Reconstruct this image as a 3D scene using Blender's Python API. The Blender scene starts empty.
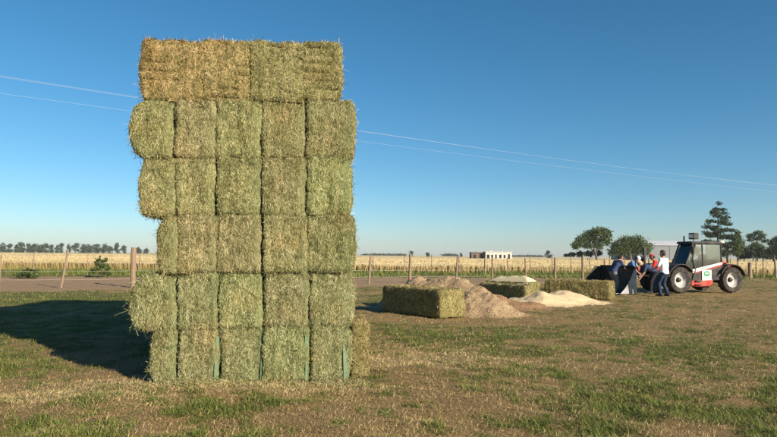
import bpy, bmesh, math
import numpy as np
from mathutils import Vector, Matrix, Euler

S = bpy.context.scene
C = S.collection
R = math.radians
rng = np.random.default_rng(7)

# ------------------------------------------------------------------ camera
FPX, CX, CY = 604.0, 388.5, 218.5          # focal length and centre, in photo pixels (777 wide)
CAMH = 1.5
PITCH, ROLL = R(3.46), R(0.57)
cam_d = bpy.data.cameras.new('camera')
cam = bpy.data.objects.new('camera', cam_d)
C.objects.link(cam)
cam_d.sensor_width = 36.0
cam_d.lens = 36.0 * FPX / 777.0
cam_d.clip_start = 0.1
cam_d.clip_end = 20000
ROT = Matrix.Rotation(PITCH, 3, 'X') @ Matrix.Rotation(R(90), 3, 'X') @ Matrix.Rotation(ROLL, 3, 'Z')
cam.matrix_world = Matrix.Translation((0, 0, CAMH)) @ ROT.to_4x4()
S.camera = cam

# ------------------------------------------------------------------ sky, sun, exposure
SUN_AZ = math.atan2(0.712, -0.702)         # towards the sun, clockwise from +Y
SUN_EL = R(21.5)
w = bpy.data.worlds.new('World')
S.world = w
w.use_nodes = True
nt = w.node_tree
sky = nt.nodes.new('ShaderNodeTexSky')
sky.sky_type = 'NISHITA'
sky.sun_disc = False
sky.sun_elevation = SUN_EL
sky.sun_rotation = SUN_AZ
sky.altitude = 100
sky.air_density = 0.85
sky.dust_density = 0.45
sky.ozone_density = 4.0
bg = nt.nodes['Background']
bg.inputs['Strength'].default_value = 0.071
gm = nt.nodes.new('ShaderNodeGamma'); gm.inputs[1].default_value = 0.98      # the camera's contrasty blue
hs = nt.nodes.new('ShaderNodeHueSaturation'); hs.inputs['Saturation'].default_value = 1.20; hs.inputs['Hue'].default_value = 0.487
nt.links.new(sky.outputs[0], gm.inputs[0]); nt.links.new(gm.outputs[0], hs.inputs['Color']); nt.links.new(hs.outputs[0], bg.inputs[0])
sl = bpy.data.lights.new('sun', 'SUN')
sl.energy = 5.0
sl.angle = R(0.53)
sl.color = (1.0, 0.87, 0.70)
sun = bpy.data.objects.new('sun', sl)
C.objects.link(sun)
sd = Vector((math.sin(SUN_AZ) * math.cos(SUN_EL), math.cos(SUN_AZ) * math.cos(SUN_EL), math.sin(SUN_EL)))
sun.rotation_euler = sd.to_track_quat('Z', 'Y').to_euler()
sun.location = sd * 60
S.view_settings.view_transform = 'Standard'
S.view_settings.look = 'None'
S.view_settings.exposure = 0.85
S.view_settings.gamma = 1.0
S.render.engine = 'CYCLES'
S.cycles.max_bounces = 5
S.cycles.transparent_max_bounces = 8
S.cycles.use_denoising = True

# ------------------------------------------------------------------ helpers
def ray(px, py):
    d = ROT @ Vector(((px - CX) / FPX, -(py - CY) / FPX, -1.0))
    return d

def gp(px, py, z=0.0):                     # point of the level z seen at a photo position
    d = ray(px, py)
    t = (z - CAMH) / d.z
    return Vector((d.x * t, d.y * t, z))

def at(px, py, Y):                         # point at distance Y
    d = ray(px, py)
    t = Y / d.y
    return Vector((d.x * t, Y, CAMH + d.z * t))

def h2(ix, iy, iz, s):
    n = (ix.astype(np.int64) * 374761393 + iy.astype(np.int64) * 668265263 + iz.astype(np.int64) * 2147483647 + s * 974634777) & 0xFFFFFFFF
    n = ((n ^ (n >> 13)) * 1274126177) & 0xFFFFFFFF
    n = (n ^ (n >> 16)) & 0xFFFFFF
    return n / float(0xFFFFFF)

def vnoise(p, s=0):
    i = np.floor(p); f = p - i; u = f * f * (3 - 2 * f)
    i = i.astype(np.int64)
    r = 0
    for dx in (0, 1):
        for dy in (0, 1):
            for dz in (0, 1):
                wgt = (u[..., 0] if dx else 1 - u[..., 0]) * (u[..., 1] if dy else 1 - u[..., 1]) * (u[..., 2] if dz else 1 - u[..., 2])
                r = r + wgt * h2(i[..., 0] + dx, i[..., 1] + dy, i[..., 2] + dz, s)
    return r

def fbm(p, octv=4, s=0):
    a, r, t = 1.0, 0, 0
    for k in range(octv):
        r = r + a * vnoise(p * (2.03 ** k), s + k); t += a; a *= 0.5
    return r / t

def fbm2(x, y, sc, octv=4, s=0):
    return fbm(np.stack([x * sc, y * sc, np.zeros_like(x)], -1), octv, s)

def sstep(a, b, x):
    t = np.clip((x - a) / (b - a), 0, 1)
    return t * t * (3 - 2 * t)

def np_mesh(name, V, F, attrs=None, mat=None, smooth=False):
    """V (n,3), F (m,4) or (m,3) or list of both"""
    me = bpy.data.meshes.new(name)
    Fs = F if isinstance(F, list) else [F]
    Fs = [f for f in Fs if len(f)]
    V = np.asarray(V, np.float32)
    me.vertices.add(len(V)); me.vertices.foreach_set('co', V.ravel())
    flat = np.concatenate([f.ravel() for f in Fs]).astype(np.int32)
    tot = np.concatenate([np.full(len(f), f.shape[1]) for f in Fs]).astype(np.int32)
    st = np.concatenate([[0], np.cumsum(tot)[:-1]]).astype(np.int32)
    me.loops.add(len(flat)); me.loops.foreach_set('vertex_index', flat)
    me.polygons.add(len(tot)); me.polygons.foreach_set('loop_start', st); me.polygons.foreach_set('loop_total', tot)
    me.update(calc_edges=True)
    if smooth:
        me.polygons.foreach_set('use_smooth', np.ones(len(tot), bool))
    for k, a in (attrs or {}).items():
        at_ = me.attributes.new(k, 'FLOAT', 'POINT')
        at_.data.foreach_set('value', np.asarray(a, np.float32))
    if mat: me.materials.append(mat)
    return me

def link(name, me, parent=None, loc=(0, 0, 0), rz=0.0):
    o = bpy.data.objects.new(name, me)
    C.objects.link(o)
    o.location = loc; o.rotation_euler = (0, 0, rz)
    if parent: o.parent = parent
    return o

def tag(o, label=None, cat=None, group=None, kind=None):
    if label: o['label'] = label
    if cat: o['category'] = cat
    if group: o['group'] = group
    if kind: o['kind'] = kind
    return o

def empty(name, loc, rz=0.0):
    o = bpy.data.objects.new(name, None); C.objects.link(o)
    o.location = loc; o.rotation_euler = (0, 0, rz); o.empty_display_size = 0.2
    return o

class MB:                                   # collects shapes that become one mesh
    def __init__(self): self.v = []; self.f = []
    def raw(self, V, F):
        b = len(self.v); self.v += [tuple(p) for p in V]; self.f += [tuple(i + b for i in f) for f in F]; return self
    def box(self, c, s, rot=None):
        V = [Vector((x * s[0] / 2, y * s[1] / 2, z * s[2] / 2)) for x in (-1, 1) for y in (-1, 1) for z in (-1, 1)]
        if rot: m = Euler(rot).to_matrix(); V = [m @ q for q in V]
        V = [q + Vector(c) for q in V]
        return self.raw(V, [(0, 1, 3, 2), (4, 6, 7, 5), (0, 4, 5, 1), (2, 3, 7, 6), (0, 2, 6, 4), (1, 5, 7, 3)])
    def prism(self, poly, y0, y1):           # outline in x,z pushed along y
        n = len(poly)
        V = [(x, y0, z) for x, z in poly] + [(x, y1, z) for x, z in poly]
        return self.raw(V, [tuple(range(n)), tuple(range(2 * n - 1, n - 1, -1))] + [(i, i + n, (i + 1) % n + n, (i + 1) % n) for i in range(n)])
    def tube(self, pts, rad, n=8, cap=True):
        pts = [Vector(p) for p in pts]
        rad = [rad] * len(pts) if not hasattr(rad, '__len__') else rad
        V = []; up = None
        for i, p in enumerate(pts):
            d = (pts[min(i + 1, len(pts) - 1)] - pts[max(i - 1, 0)]).normalized()
            if up is None: up = d.orthogonal().normalized()
            a = (up - d * up.dot(d)).normalized(); b = d.cross(a); up = a
            V += [p + (a * math.cos(t) + b * math.sin(t)) * rad[i] for t in [2 * math.pi * k / n for k in range(n)]]
        F = [(i * n + k, i * n + (k + 1) % n, (i + 1) * n + (k + 1) % n, (i + 1) * n + k) for i in range(len(pts) - 1) for k in range(n)]
        if cap: F += [tuple(range(n - 1, -1, -1)), tuple(range((len(pts) - 1) * n, len(pts) * n))]
        return self.raw(V, F)
    def lathe(self, prof, n=24, c=(0, 0, 0), closed=False):   # profile (radius, y) about the y axis
        m = len(prof)
        V = [(c[0] + r * math.cos(2 * math.pi * k / n), c[1] + y, c[2] + r * math.sin(2 * math.pi * k / n)) for r, y in prof for k in range(n)]
        F = [(i * n + k, i * n + (k + 1) % n, (i + 1) * n + (k + 1) % n, (i + 1) * n + k) for i in range(m - 1) for k in range(n)]
        if closed: F += [((m - 1) * n + k, (m - 1) * n + (k + 1) % n, (k + 1) % n, k) for k in range(n)]
        return self.raw(V, F)
    def build(self, name, mat, parent=None, bevel=0.0, smooth=False, loc=(0, 0, 0), rz=0.0):
        me = bpy.data.meshes.new(name); me.from_pydata(self.v, [], self.f)
        bm = bmesh.new(); bm.from_mesh(me); bmesh.ops.recalc_face_normals(bm, faces=bm.faces)
        if bevel: bmesh.ops.bevel(bm, geom=[e for e in bm.edges if e.is_manifold and e.calc_face_angle() > 0.5], offset=bevel, segments=2, affect='EDGES', profile=0.6)
        bm.to_mesh(me); bm.free()
        if smooth: me.shade_smooth() if False else me.polygons.foreach_set('use_smooth', np.ones(len(me.polygons), bool))
        me.materials.append(mat)
        return link(name, me, parent, loc, rz)

# ------------------------------------------------------------------ materials
class NT:
    def __init__(self, name):
        self.m = bpy.data.materials.new(name); self.m.use_nodes = True
        self.t = self.m.node_tree; self.b = self.t.nodes['Principled BSDF']
        self.b.inputs['Specular IOR Level'].default_value = 0.25
        self.out = [n for n in self.t.nodes if n.type == 'OUTPUT_MATERIAL'][0]
    def n(self, typ, **kw):
        nd = self.t.nodes.new(typ)
        for k, v in kw.items():
            if k in nd.inputs.keys() if isinstance(k, str) else False: pass
            setattr(nd, k, v)
        return nd
    def l(self, a, b): self.t.links.new(a, b)
    def attr(self, name):
        a = self.n('ShaderNodeAttribute'); a.attribute_name = name; return a.outputs['Fac']
    def ramp(self, fac, stops):
        r = self.n('ShaderNodeValToRGB'); el = r.color_ramp.elements
        while len(el) < len(stops): el.new(0.5)
        for e, (p, c) in zip(el, stops): e.position = p; e.color = (*c, 1)
        self.l(fac, r.inputs[0]); return r.outputs[0]
    def noise(self, scale, detail=4, vec=None, rough=0.55):
        n = self.n('ShaderNodeTexNoise'); n.inputs['Scale'].default_value = scale; n.inputs['Detail'].default_value = detail; n.inputs['Roughness'].default_value = rough
        if vec is not None: self.l(vec, n.inputs['Vector'])
        return n.outputs['Fac']
    def coord(self, kind='Object', scale=None):
        t = self.n('ShaderNodeTexCoord').outputs[kind]
        if scale:
            m = self.n('ShaderNodeMapping'); m.inputs['Scale'].default_value = scale; self.l(t, m.inputs[0]); t = m.outputs[0]
        return t
    def pos(self): return self.n('ShaderNodeNewGeometry').outputs['Position']
    def mix(self, f, a, b, mode='MIX'):
        m = self.n('ShaderNodeMix'); m.data_type = 'RGBA'; m.blend_type = mode
        for s, v in ((m.inputs[0], f), (m.inputs[6], a), (m.inputs[7], b)):
            if isinstance(v, bpy.types.NodeSocket): self.l(v, s)
            elif isinstance(v, (int, float)): s.default_value = v
            else: s.default_value = (*v, 1)
        return m.outputs[2]
    def math(self, op, a, b=0.0, clamp=False):
        m = self.n('ShaderNodeMath'); m.operation = op; m.use_clamp = clamp
        for s, v in ((m.inputs[0], a), (m.inputs[1], b)):
            if isinstance(v, bpy.types.NodeSocket): self.l(v, s)
            else: s.default_value = v
        return m.outputs[0]
    def bump(self, h, strength, dist):
        b = self.n('ShaderNodeBump'); b.inputs['Strength'].default_value = strength; b.inputs['Distance'].default_value = dist
        self.l(h, b.inputs['Height']); self.l(b.outputs[0], self.b.inputs['Normal'])
    def done(self, col=None, rough=0.85, metal=0.0):
        if col is not None:
            if isinstance(col, bpy.types.NodeSocket): self.l(col, self.b.inputs['Base Color'])
            else: self.b.inputs['Base Color'].default_value = (*col, 1)
        if isinstance(rough, bpy.types.NodeSocket): self.l(rough, self.b.inputs['Roughness'])
        else: self.b.inputs['Roughness'].default_value = rough
        self.b.inputs['Metallic'].default_value = metal
        return self.m

def paint(name, col, rough=0.4, dirt=(0.22, 0.17, 0.11), amt=0.35, scale=5.0, metal=0.0):
    t = NT(name); n = t.noise(scale, 6, t.coord())
    f = t.math('MULTIPLY', t.math('SUBTRACT', n, 0.42, True), amt * 4, True)
    return t.done(t.mix(f, col, dirt), t.math('ADD', t.math('MULTIPLY', n, 0.35), rough - 0.12, True), metal)

HAY = [(0.0, (0.056, 0.060, 0.020)), (0.22, (0.135, 0.142, 0.052)), (0.5, (0.252, 0.243, 0.108)), (0.8, (0.375, 0.335, 0.175)), (1.0, (0.53, 0.475, 0.295))]
def hay_mat(name):
    t = NT(name)
    r = t.attr('rnd')
    n = t.noise(4.0, 5, t.pos(), .65)
    ps = t.n('ShaderNodeMapping'); ps.inputs['Scale'].default_value = (14, 14, 2.2); t.l(t.pos(), ps.inputs[0]); n2 = t.noise(1.0, 3, ps.outputs[0])
    r2 = t.math('ADD', r, t.math('ADD', t.math('MULTIPLY', t.math('SUBTRACT', n, 0.5), 0.7), t.math('MULTIPLY', t.math('SUBTRACT', n2, 0.5), 0.9)), True)
    c = t.ramp(r2, HAY)
    band = t.attr('band')
    c = t.mix(t.math('MULTIPLY', band, 0.42), c, (0.235, 0.26, 0.125))
    wz = t.noise(2.3, 4, t.pos(), .6); c = t.mix(t.math('MULTIPLY', t.math('SUBTRACT', wz, .50), 3.5, True), c, t.mix(1.0, c, (1.10, .88, .78), 'MULTIPLY'))
    oi = t.n('ShaderNodeObjectInfo')
    c = t.mix(1.0, c, oi.outputs['Color'], 'MULTIPLY')
    return t.done(c, 0.8)
M_hay = hay_mat('hay_straw')
def core_mat():
    t = NT('hay_core')
    n = t.noise(45, 6, t.coord('Object', (1, 1, 0.5)), 0.7)
    m = t.noise(5, 4, t.pos())
    f = t.math('ADD', t.math('MULTIPLY', t.math('SUBTRACT', n, 0.5), 2.2), t.math('ADD', 0.22, t.math('MULTIPLY', t.math('SUBTRACT', m, 0.5), 0.5)), True)
    c = t.ramp(f, HAY)
    c = t.mix(t.math('MULTIPLY', t.attr('band'), 0.4), c, (0.22, 0.24, 0.115))
    c = t.mix(1.0, c, t.n('ShaderNodeObjectInfo').outputs['Color'], 'MULTIPLY')
    t.bump(n, 0.9, 0.02)
    return t.done(c, 0.9)
M_core = core_mat()

def blade_mat(name, stops, transl=0.0):
    t = NT(name)
    c = t.ramp(t.attr('rnd'), stops)
    m = t.done(c, 0.75)
    if transl:
        tr = t.n('ShaderNodeBsdfTranslucent'); t.l(c, tr.inputs[0])
        mx = t.n('ShaderNodeMixShader'); mx.inputs[0].default_value = transl
        t.l(t.b.outputs[0], mx.inputs[1]); t.l(tr.outputs[0], mx.inputs[2]); t.l(mx.outputs[0], t.out.inputs[0])
    return m

def blades(P, D, U, L, W, rnd, bend=0.3, seg=2, taper=0.25, extra=None):
    """flat strips: root P, direction D, bending towards U, length L, width W -> verts, quads, attr"""
    n = len(P)
    side = np.cross(D, U); ln = np.linalg.norm(side, axis=1, keepdims=True); side = side / np.maximum(ln, 1e-6)
    V = np.zeros((n, (seg + 1) * 2, 3))
    for k in range(seg + 1):
        t = k / seg
        c = P + D * (L * t)[:, None] + U * (L * bend * t * t)[:, None]
        ww = (W * (1 - (1 - taper) * t))[:, None] * 0.5
        V[:, 2 * k] = c - side * ww; V[:, 2 * k + 1] = c + side * ww
    b = (np.arange(n) * (seg + 1) * 2)[:, None]
    F = np.concatenate([b + np.array([[2 * k, 2 * k + 1, 2 * k + 3, 2 * k + 2]]) for k in range(seg)])
    at_ = {'rnd': np.repeat(rnd, (seg + 1) * 2)}
    for k, e in (extra or {}).items(): at_[k] = np.repeat(e, (seg + 1) * 2)
    return V.reshape(-1, 3), F, at_

def unit(a): return a / np.maximum(np.linalg.norm(a, axis=1, keepdims=True), 1e-9)
# ------------------------------------------------------------------ ground
def grow(a, first, ratio, end):
    out = [a]; st = first
    while abs(out[-1]) < end: out.append(out[-1] + (st if end > 0 else -st)); st *= ratio
    return out
gx = np.array(sorted(set(grow(-24, -0.5, 1.25, 5000) if False else [-x for x in grow(24, 0.5, 1.25, 2400)])) )
gx = np.concatenate([gx, np.arange(-23.8, 34.0, 0.2), np.array(grow(34.2, 0.5, 1.25, 2400))])
gy = np.concatenate([[-2400, -1500, -500, -150, -50, -20, -8, -2, 1, 2.5], np.arange(3.5, 20, 0.12), np.arange(20.1, 60, 0.3), np.array(grow(60.3, 0.6, 1.2, 2400))])
GX, GY = np.meshgrid(gx, gy)

def fence_y(x): return 32.2 + 0.5 * x
def blob(x, y, px, py, sx, sy):
    c = gp(px, py); return np.exp(-(((x - c.x) / sx) ** 2 + ((y - c.y) / sy) ** 2))

def masks(x, y):
    """what grows where: green, dirt, straw in 0..1"""
    n1 = fbm2(x, y, 0.55, 5, 3); n2 = fbm2(x, y, 1.7, 4, 11); n3 = fbm2(x, y, 0.16, 3, 21); n4 = fbm2(x, y, 4.5, 3, 31); n5 = fbm2(x, y, 11., 2, 33)
    g = 0.345 + .8 * (n1 - 0.5) + 1.1 * (n2 - 0.5) + .7 * (n3 - 0.5) + 1.9 * (n4 - 0.5) + 1.5 * (n5 - .5)
    for b in ((255, 405, 0.85, 0.5, .60), (560, 395, 1.3, 0.9, .40), (700, 400, 1.2, 0.8, .22), (620, 430, 1.3, .5, .30), (20, 365, 1.1, 0.9, .38), (60, 425, 0.9, 0.5, .28),
              (445, 335, 1.6, 1.3, .75), (550, 330, 2.2, 0.9, .30), (405, 325, 1.0, 1.5, .30), (60, 297, 6.0, 2.6, .80), (130, 325, 2.5, 2.0, .25), (345, 300, 2.0, 2.5, .5), (690, 350, 1.6, 1.6, .25), (480, 365, 1.2, 1.0, .20)):
        g = g + b[4] * blob(x, y, *b[:4])
    for b in ((345, 415, 0.8, 0.5, .5), (380, 360, 1.4, .5, .3), (650, 325, 7, 2.2, .12), (700, 310, 9, 4, .22), (470, 400, .7, .6, .35), (120, 425, .5, .3, .4), (600, 365, 2.5, .6, .15)):
        g = g - b[4] * blob(x, y, *b[:4])
    s = 0.28 + 0.8 * (fbm2(x, y, 0.8, 4, 41) - 0.5)
    for b in ((415, 358, 1.2, 0.5, 1.1), (60, 395, 1.4, 0.55, .75), (470, 345, 1.6, .6, .15), (130, 380, .8, .4, .35), (620, 335, 2.4, .35, .35), (255, 386, 1.4, .22, .9)):
        s = s + b[4] * blob(x, y, *b[:4])
    d = 0.05 + 1.2 * (fbm2(x, y, 0.7, 4, 51) - 0.5) + 1.2 * (n4 - .5) + .8 * (n5 - .5)
    for b in ((345, 412, 1.0, 0.6, .55), (120, 425, .6, .3, .5), (560, 372, 2.6, .6, .25), (480, 395, .9, .7, .3)):
        d = d + b[4] * blob(x, y, *b[:4])
    # the farm track between the two fences
    e = (n1 - 0.5) * 3 + (n2 - .5) * 1.2
    t = y - fence_y(x)
    tr = sstep(-3.2, -1.0, t + e) * (1 - sstep(39.5, 42.5, y - 0.22 * x + e))
    weeds = sstep(39.5, 42.5, y - 0.22 * x + e)
    far = sstep(26, 34, y)
    g = np.where(tr > .5, g * 0.2 - 0.25, g); g = g * (1 - weeds) + weeds * (0.75 + 0.9 * (n2 - .5))
    s = s * (1 - tr) + tr * (0.9 * np.exp(-((t + e * .5 + 1.6) / 1.0) ** 2) + 0.15)
    d = np.maximum(d, tr * (0.9)); d = d * (1 - weeds)
    return np.clip(g, 0, 1), np.clip(d, 0, 1), np.clip(s, 0, 1), tr

g_, d_, s_, tr_ = masks(GX, GY)
GZ = 0.05 * (fbm2(GX, GY, 0.5, 3, 61) - 0.5) + 0.08 * (fbm2(GX, GY, 2.6, 3, 62) - 0.5) + .03 * (fbm2(GX, GY, 4., 2, 63) - .5)
GZ = GZ * (1 - sstep(30, 60, np.abs(GX) + np.abs(GY - 10) * .6)) - 0.02
V = np.stack([GX, GY, GZ], -1).reshape(-1, 3)
ny, nx = GX.shape
idx = np.arange(ny * nx).reshape(ny, nx)
F = np.stack([idx[:-1, :-1], idx[:-1, 1:], idx[1:, 1:], idx[1:, :-1]], -1).reshape(-1, 4)
t = NT('pasture_soil')
po = t.pos()
fine = t.noise(38, 6, po, 0.65); mid = t.noise(7, 5, po, 0.6); vf = t.noise(140, 3, po, .6)
dirtc = t.mix(mid, (0.34, 0.215, 0.12), (0.55, 0.385, 0.225))
dryc = t.mix(fine, (0.28, 0.18, 0.072), (0.52, 0.365, 0.16))
strc = t.mix(fine, (0.38, 0.28, 0.125), (0.60, 0.46, 0.23))
grc = t.mix(fine, (0.10, 0.11, 0.026), (0.22, 0.225, 0.06))
k = lambda a, c, s2: t.math('ADD', t.math('MULTIPLY', t.math('SUBTRACT', t.math('ADD', a, t.math('MULTIPLY', t.math('SUBTRACT', mid, .5), .8)), c), s2), 0.0, True)
c = t.mix(k(t.attr('straw'), .45, 2.2), dryc, strc)
c = t.mix(k(t.attr('dirt'), .35, 2.2), c, dirtc)
c = t.mix(k(t.attr('green'), .30, 2.0), c, grc)
c = t.mix(t.math('MULTIPLY', t.math('SUBTRACT', vf, .48), 3.0, True), c, (0.07, 0.048, 0.026))
t.bump(t.math('ADD', fine, t.math('MULTIPLY', vf, .5)), 1.0, 0.07)
M_ground = t.done(c, 0.95)
tag(link('ground', np_mesh('ground', V, F, {'green': g_.ravel(), 'dirt': d_.ravel(), 'straw': s_.ravel()}, M_ground, True)), kind='structure')

def ground_z(x, y):
    z = 0.05 * (fbm2(x, y, 0.5, 3, 61) - 0.5) + 0.08 * (fbm2(x, y, 2.6, 3, 62) - 0.5) + .03 * (fbm2(x, y, 4., 2, 63) - .5)
    return z * (1 - sstep(30, 60, np.abs(x) + np.abs(y - 10) * .6)) - 0.02

def scatter(n, y0, y1, seed):               # points spread so that near and far look evenly covered
    r = np.random.default_rng(seed)
    y = 1.0 / (1 / y0 + r.random(n) * (1 / y1 - 1 / y0))
    x = (r.random(n) * 2 - 1) * (y * 0.80 + 0.6)
    return x, y, r

# the foot of the stack and of the loose bales: nothing grows there
STK = [Vector((-2.62, 7.05)), Vector((-0.22, 7.36)), Vector((-0.75, 11.7)), Vector((-3.2, 11.7))]
def outside(x, y):
    ins = np.ones(len(x), bool)
    for i in range(4):
        a, b = STK[i], STK[(i + 1) % 4]
        ins &= ((b.x - a.x) * (y - a.y) - (b.y - a.y) * (x - a.x)) > 0.0
    return ~ins

# low green weeds and regrowth
x, y, r = scatter(420000, 4.6, 44, 101)
g, d, s, tr = masks(x, y)
keep = (r.random(len(x)) < np.clip((g - 0.16) * 1.9, 0.02, 1)) & outside(x, y) & (tr < .5)
x, y, g = x[keep], y[keep], g[keep]; n = len(x)
clump = fbm2(x, y, 5.5, 3, 71)
P = np.stack([x, y, ground_z(x, y) - .005], -1)
az = r.random(n) * 6.283; tilt = 0.25 + r.random(n) * 1.0
D = np.stack([np.cos(az) * np.sin(tilt), np.sin(az) * np.sin(tilt), np.cos(tilt)], -1)
U = unit(np.stack([np.cos(az), np.sin(az), -0.9 + 0 * az], -1))
L = (0.016 + 0.036 * r.random(n) ** 1.5) * (0.5 + 1.1 * clump) * (0.55 + 1.5 * g)
Wd = np.maximum(0.0045 + 0.0045 * r.random(n), 0.0009 * y)
rnd = np.clip(0.25 + .5 * r.random(n) + 0.5 * (fbm2(x, y, 1.2, 3, 72) - .5), 0, 1)
V, F, A = blades(P, D, U, L, Wd, rnd, 0.35)
M_green = blade_mat('weed_leaf', [(0, (0.06, 0.088, 0.018)), (.35, (0.13, 0.172, 0.036)), (.7, (0.22, 0.25, 0.06)), (1, (0.36, 0.33, 0.105))], 0.25)
tag(link('pasture_weeds', np_mesh('pasture_weeds', V, F, A, M_green)), 'low green weeds and grass regrowth scattered over the pasture', 'grass', kind='stuff')

# taller dry stems and straw litter lying about
x, y, r = scatter(520000, 4.6, 44, 102)
g, d, s, tr = masks(x, y)
keep = (r.random(len(x)) < np.clip(0.55 + (s - .3) * 1.2 - d * .45 - g * .25, 0.05, 1)) & outside(x, y) & ((tr < .5) | (r.random(len(x)) < .12))
x, y, s = x[keep], y[keep], s[keep]; n = len(x)
P = np.stack([x, y, ground_z(x, y) + .004 + r.random(n) * .012], -1)
az = r.random(n) * 6.283
flat = r.random(n) < 0.84
tilt = np.where(flat, 1.35 + r.random(n) * .25, 0.3 + r.random(n) * .8)
D = np.stack([np.cos(az) * np.sin(tilt), np.sin(az) * np.sin(tilt), np.cos(tilt)], -1)
U = unit(np.stack([np.cos(az + .9), np.sin(az + .9), -0.3 + 0 * az], -1))
# lying strips face up, standing ones face sideways
side = np.where(flat[:, None], np.array([[0, 0, 1.0]]), U)
L = np.where(flat, 0.015 + 0.050 * r.random(n) ** 1.5, 0.015 + .042 * r.random(n) ** 1.5)
Wd = np.maximum(0.0025 + 0.002 * r.random(n), 0.00065 * y)
rnd = np.clip(r.random(n) * .7 + .05 + (s - .25) * .5, 0, 1)
V, F, A = blades(P, D, side, L, Wd, rnd, 0.06, 1)
M_dry = blade_mat('dry_stem', [(0, (0.17, 0.11, 0.045)), (.35, (0.31, 0.21, 0.09)), (.7, (0.48, 0.36, 0.165)), (1, (0.66, 0.52, 0.26))])
tag(link('straw_litter', np_mesh('straw_litter', V, F, A, M_dry)), 'dry stems and loose straw littered over the pasture', 'straw', kind='stuff')

# roadside weeds along the far side of the track
r = np.random.default_rng(103)
n = 52000
x = r.random(n) * 110 - 50; y = 40.0 + 0.22 * x * .35 + r.random(n) ** .8 * 11.5
dens = fbm2(x, y, .35, 4, 81)
keep = (r.random(n) < np.clip((dens - .36) * 5, .05, 1)); x, y, dens = x[keep], y[keep], dens[keep]; n = len(x)
P = np.stack([x, y, 0 * x - .03], -1); az = r.random(n) * 6.283; tilt = r.random(n) * .8
D = np.stack([np.cos(az) * np.sin(tilt), np.sin(az) * np.sin(tilt), np.cos(tilt)], -1)
U = unit(np.stack([np.cos(az), np.sin(az), -0.6 + 0 * az], -1))
L = (.14 + .34 * r.random(n) ** 2) * (.3 + 1.2 * dens)
V, F, A = blades(P, D, U, L, 0.03 + .03 * r.random(n), np.clip(.05 + .75 * r.random(n) * (1.2 - .3 * dens), 0, 1), .3)
tag(link('roadside_weeds', np_mesh('roadside_weeds', V, F, A, M_green)), 'strip of green weeds between the dirt track and the wheat', 'weeds', kind='stuff')

# ------------------------------------------------------------------ wheat field
r = np.random.default_rng(104)
n = 210000
y = 51.5 + (r.random(n) ** 2.6) * 190; x = (r.random(n) * 2 - 1) * (y * .92 + 6)
wy = 51.5 + .06 * x + 1.0 * fbm2(x, x * 0, .3, 3, 5)
keep = y > wy; x, y = x[keep], y[keep]; n = len(x)
front = np.clip((y - 51.5) / 6, 0, 1)
hgt = (.60 + .13 * r.random(n)) * (0.85 + .3 * fbm2(x, y, .4, 3, 91))
P = np.stack([x, y, 0 * x - .02], -1); P[:, 2] = np.where(y > 60, .30, -.02); hgt = hgt - np.where(y > 60, .28, 0)
az = r.random(n) * 6.283; tilt = .05 + r.random(n) * .22
D = np.stack([np.cos(az) * np.sin(tilt), np.sin(az) * np.sin(tilt), np.cos(tilt)], -1)
fa = r.random(n) * 1.6 - .8
U = np.stack([np.sin(fa), -np.cos(fa), -.2 + 0 * fa], -1)
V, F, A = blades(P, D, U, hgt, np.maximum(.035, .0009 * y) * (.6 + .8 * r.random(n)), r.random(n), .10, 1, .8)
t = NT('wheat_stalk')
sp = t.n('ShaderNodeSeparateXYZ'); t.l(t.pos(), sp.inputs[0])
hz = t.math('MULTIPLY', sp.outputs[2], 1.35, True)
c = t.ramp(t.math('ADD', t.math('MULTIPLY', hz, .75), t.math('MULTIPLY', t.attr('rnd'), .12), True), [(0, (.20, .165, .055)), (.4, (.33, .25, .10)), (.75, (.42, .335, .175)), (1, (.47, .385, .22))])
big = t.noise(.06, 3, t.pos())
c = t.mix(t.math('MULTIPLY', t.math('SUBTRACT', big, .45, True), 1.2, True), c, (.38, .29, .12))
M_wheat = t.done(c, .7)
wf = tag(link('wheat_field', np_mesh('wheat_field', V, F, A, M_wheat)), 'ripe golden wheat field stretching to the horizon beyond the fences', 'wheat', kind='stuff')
wx = np.concatenate([-np.array(grow(80, 4, 1.3, 1900))[::-1], np.arange(-78, 80, 2.0), np.array(grow(82, 4, 1.3, 1900))])
wyv = np.concatenate([np.arange(53.4, 90, .7), np.array(grow(90, 1, 1.12, 2200))])
WX, WY = np.meshgrid(wx, wyv)
WY = WY + .06 * np.clip(WX, -120, 120) * (1 - sstep(60, 300, WY))
WZ = .63 + .08 * (fbm2(WX, WY, .7, 3, 95) - .5) * (1 - sstep(60, 160, WY)) + .04 * sstep(60, 200, WY)
WZ[0] = -.05
idx = np.arange(WX.size).reshape(WX.shape)
F = np.stack([idx[:-1, :-1], idx[:-1, 1:], idx[1:, 1:], idx[1:, :-1]], -1).reshape(-1, 4)
t = NT('wheat_canopy'); sc = t.noise(.5, 6, t.coord('Object', (1, .25, 1)), .7); big = t.noise(.02, 3, t.pos())
c = t.mix(sc, (.50, .405, .22), (.60, .50, .30)); c = t.mix(t.math('MULTIPLY', big, .35), c, (.62, .47, .18))
M_can = t.done(c, .8)
link('wheat_canopy', np_mesh('wheat_canopy', np.stack([WX, WY, WZ], -1).reshape(-1, 3), F, None, M_can, True), wf)['kind'] = 'stuff'
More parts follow.
